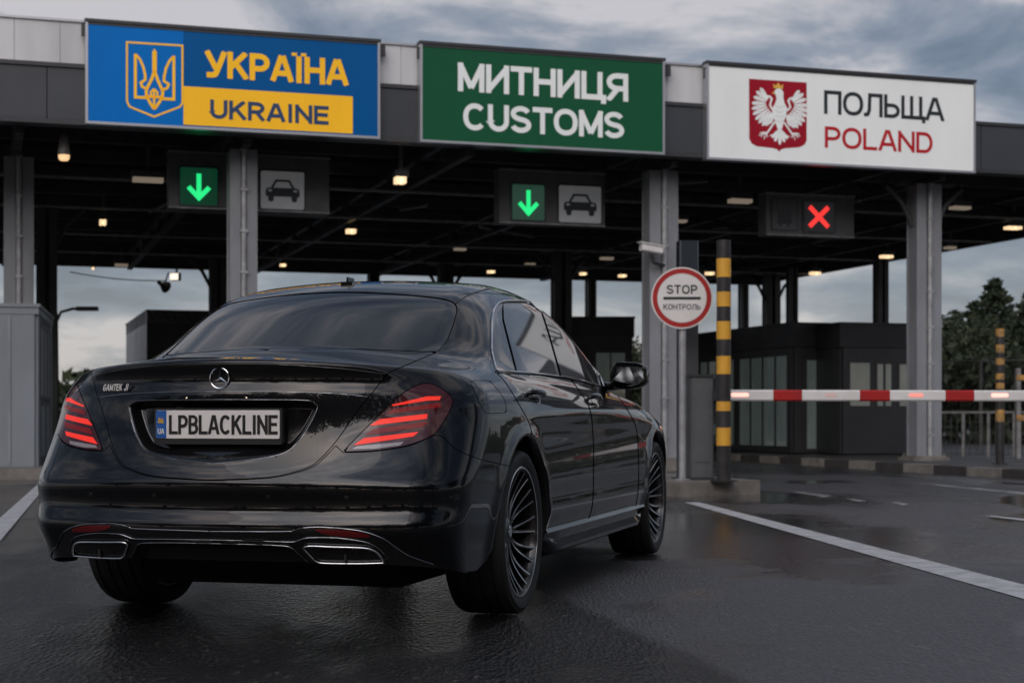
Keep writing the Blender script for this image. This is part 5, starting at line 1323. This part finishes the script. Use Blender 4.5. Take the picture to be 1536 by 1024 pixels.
# hedge of undergrowth behind the fence
g = np.random.default_rng(21); V = []; F = []
for k in range(11000):
    x = g.uniform(0,26); top = 2.3+.8*math.sin(x*.9)+.5*math.sin(x*2.3+1); p = np.array([x, g.normal(0,.7), top*g.uniform(0,1)**.8+g.normal(0,.12)]); s = g.uniform(.09,.2)
    d = g.normal(0,1,3); d /= np.linalg.norm(d); e = np.cross(d,g.normal(0,1,3)); e /= np.linalg.norm(e); i = len(V)
    V += [tuple(p-d*s*1.4),tuple(p+e*s*.6),tuple(p+d*s*1.4),tuple(p-e*s*.6)]; F.append((i,i+1,i+2,i+3))
h = meshobj('hedge', V, F, M_leaf2); h.location = ((1385-768)/FPX*50,50,0); h.rotation_euler = (0,0,R(-4)); tag(h, 'dense dark undergrowth along the back of the mesh fence', 'hedge', kind='stuff')
V = []; F = []
for k in range(9000):
    x = g.uniform(-48,48); top = 3.0+1.0*math.sin(x*.33)+.7*math.sin(x*1.1+1)+.4*math.sin(x*2.9); p = np.array([x, g.normal(0,.9), top*g.uniform(0,1)**.7]); s = g.uniform(.16,.36)
    d = g.normal(0,1,3); d /= np.linalg.norm(d); e = np.cross(d,g.normal(0,1,3)); e /= np.linalg.norm(e); i = len(V)
    V += [tuple(p-d*s*1.4),tuple(p+e*s*.6),tuple(p+d*s*1.4),tuple(p-e*s*.6)]; F.append((i,i+1,i+2,i+3))
h = meshobj('hedgerow', V, F, M_leaf2); h.location = (0,-38,0); tag(h, 'hedgerow along the approach road, only mirrored in the paint of the car', 'hedge', kind='stuff')
V = []; F = []
for k in range(14000):
    x = g.uniform(-95,95); top = 5+2.0*math.sin(x*.13)+1.2*math.sin(x*.41+1); p = np.array([x, g.normal(0,2.5), top*g.uniform(0,1)**.8]); s = g.uniform(.4,.9)
    d = g.normal(0,1,3); d /= np.linalg.norm(d); e = np.cross(d,g.normal(0,1,3)); e /= np.linalg.norm(e); i = len(V)
    V += [tuple(p-d*s*1.4),tuple(p+e*s*.6),tuple(p+d*s*1.4),tuple(p-e*s*.6)]; F.append((i,i+1,i+2,i+3))
h = meshobj('far_wood', V, F, M_leaf2); h.location = (0,170,-1.5); tag(h, 'far wood along the horizon beyond the crossing', 'wood', kind='stuff')
# ====================================================================== sky, light, camera
w = bpy.data.worlds.new('World'); SC.world = w; w.use_nodes = True
nt = w.node_tree; bg = nt.nodes['Background']
def wn(t, **kw):
    n = nt.nodes.new(t)
    for k, v in kw.items():
        if k in n.inputs.keys(): n.inputs[k].default_value = v
        else: setattr(n, k, v)
    return n
L_ = nt.links.new
def math_(op, a, b=None, clamp=False):
    n = wn('ShaderNodeMath', operation=op, use_clamp=clamp)
    for i, v in enumerate((a,b)):
        if v is None: continue
        if isinstance(v, (int,float)): n.inputs[i].default_value = v
        else: L_(v, n.inputs[i])
    return n.outputs[0]
def mixc(f, a, b, mode='MIX'):
    n = wn('ShaderNodeMix', data_type='RGBA', blend_type=mode)
    for s_, v in ((n.inputs[0],f),(n.inputs[6],a),(n.inputs[7],b)):
        if isinstance(v, (int,float)): s_.default_value = v
        elif isinstance(v, tuple): s_.default_value = (*v,1)
        else: L_(v, s_)
    return n.outputs[2]
LOBE_COL = (7.2,6.3,5.6)
SUN_EL, SUN_AZ = R(30), R(192)             # compass bearing of the sun: behind and to the left of the camera
sky = wn('ShaderNodeTexSky', sky_type='NISHITA'); sky.sun_disc = False; sky.sun_elevation = SUN_EL; sky.sun_rotation = SUN_AZ
skys = mixc(1.0, sky.outputs[0], (.075,.075,.075), 'MULTIPLY')
tc = wn('ShaderNodeTexCoord'); sep = wn('ShaderNodeSeparateXYZ'); L_(tc.outputs['Generated'], sep.inputs[0])
zc = math_('MAXIMUM', sep.outputs['Z'], 0.0); den = math_('ADD', zc, .24)
cx_ = math_('DIVIDE', sep.outputs['X'], den); cy_ = math_('DIVIDE', sep.outputs['Y'], den)
cv = wn('ShaderNodeCombineXYZ'); L_(cx_, cv.inputs[0]); L_(cy_, cv.inputs[1]); L_(math_('MULTIPLY', sep.outputs['Z'], 2.0), cv.inputs[2])
OFF = (3.3,1.7,.4)
of = wn('ShaderNodeVectorMath', operation='ADD'); L_(cv.outputs[0], of.inputs[0]); of.inputs[1].default_value = OFF
n1 = wn('ShaderNodeTexNoise', Scale=3.4, Detail=8.0, Roughness=.55, Distortion=.3); L_(of.outputs[0], n1.inputs['Vector'])
n2 = wn('ShaderNodeTexNoise', Scale=.9, Detail=4.0, Roughness=.5); L_(of.outputs[0], n2.inputs['Vector'])
cl = math_('MULTIPLY', math_('ADD', math_('MULTIPLY', n1.outputs['Fac'], 1.0), math_('MULTIPLY', n2.outputs['Fac'], .8)), .556)
rp = wn('ShaderNodeValToRGB'); L_(cl, rp.inputs[0])
e = rp.color_ramp.elements
e[0].position = .41; e[0].color = (.090,.118,.172,1); e[1].position = .585; e[1].color = (.68,.64,.65,1)
m_ = e.new(.47); m_.color = (.165,.205,.28,1); m_ = e.new(.525); m_.color = (.31,.335,.39,1)
low = math_('POWER', math_('SUBTRACT', 1.0, zc, True), 9.0)                  # 1 at the horizon
base = mixc(math_('MULTIPLY', low, .50), rp.outputs[0], (.47,.43,.435))
skyc = mixc(.22, base, skys)
# sky glow added behind the camera to light the signs, warmer towards the horizon
SUNV = (math.sin(SUN_AZ)*math.cos(R(40)), math.cos(SUN_AZ)*math.cos(R(40)), math.sin(R(40)))
dt = wn('ShaderNodeVectorMath', operation='DOT_PRODUCT'); L_(tc.outputs['Generated'], dt.inputs[0]); dt.inputs[1].default_value = SUNV
lobe = math_('POWER', math_('MAXIMUM', dt.outputs['Value'], 0.0), 6.0)
back = math_('MULTIPLY', math_('ADD', math_('MULTIPLY', sep.outputs['Y'], -1.0), .1), .9, True)
warm = mixc(math_('MULTIPLY', back, low), (1.0,1.0,1.0), (2.1,1.55,1.2))
gl = mixc(lobe, (0.0,0.0,0.0), LOBE_COL)
tot = mixc(1.0, warm, gl, 'ADD')
out = mixc(1.0, skyc, tot, 'MULTIPLY')
L_(out, bg.inputs['Color']); bg.inputs['Strength'].default_value = .98
sl = bpy.data.lights.new('sun', 'SUN'); sl.energy = .6; sl.angle = R(50); sl.color = (1,.95,.90)
so = bpy.data.objects.new('sun', sl); COL.objects.link(so)
sd = Vector((math.sin(SUN_AZ)*math.cos(SUN_EL), math.cos(SUN_AZ)*math.cos(SUN_EL), math.sin(SUN_EL)))
so.rotation_euler = sd.to_track_quat('Z','Y').to_euler(); so.location = sd*60
cam = bpy.data.cameras.new('camera'); cam.lens = FPX/1536*36; cam.sensor_width = 36; cam.shift_y = (HPX-512)/1536; cam.clip_end = 2000; cam.clip_start = .1
cam.dof.use_dof = True; cam.dof.focus_distance = 6.6; cam.dof.aperture_fstop = 5.0
co = bpy.data.objects.new('camera', cam); COL.objects.link(co); co.location = (0,0,CAMH); co.rotation_euler = (R(90),0,0); SC.camera = co
SC.view_settings.view_transform = 'Standard'; SC.view_settings.look = 'None'; SC.view_settings.exposure = 0; SC.view_settings.gamma = 1
SC.cycles.max_bounces = 8
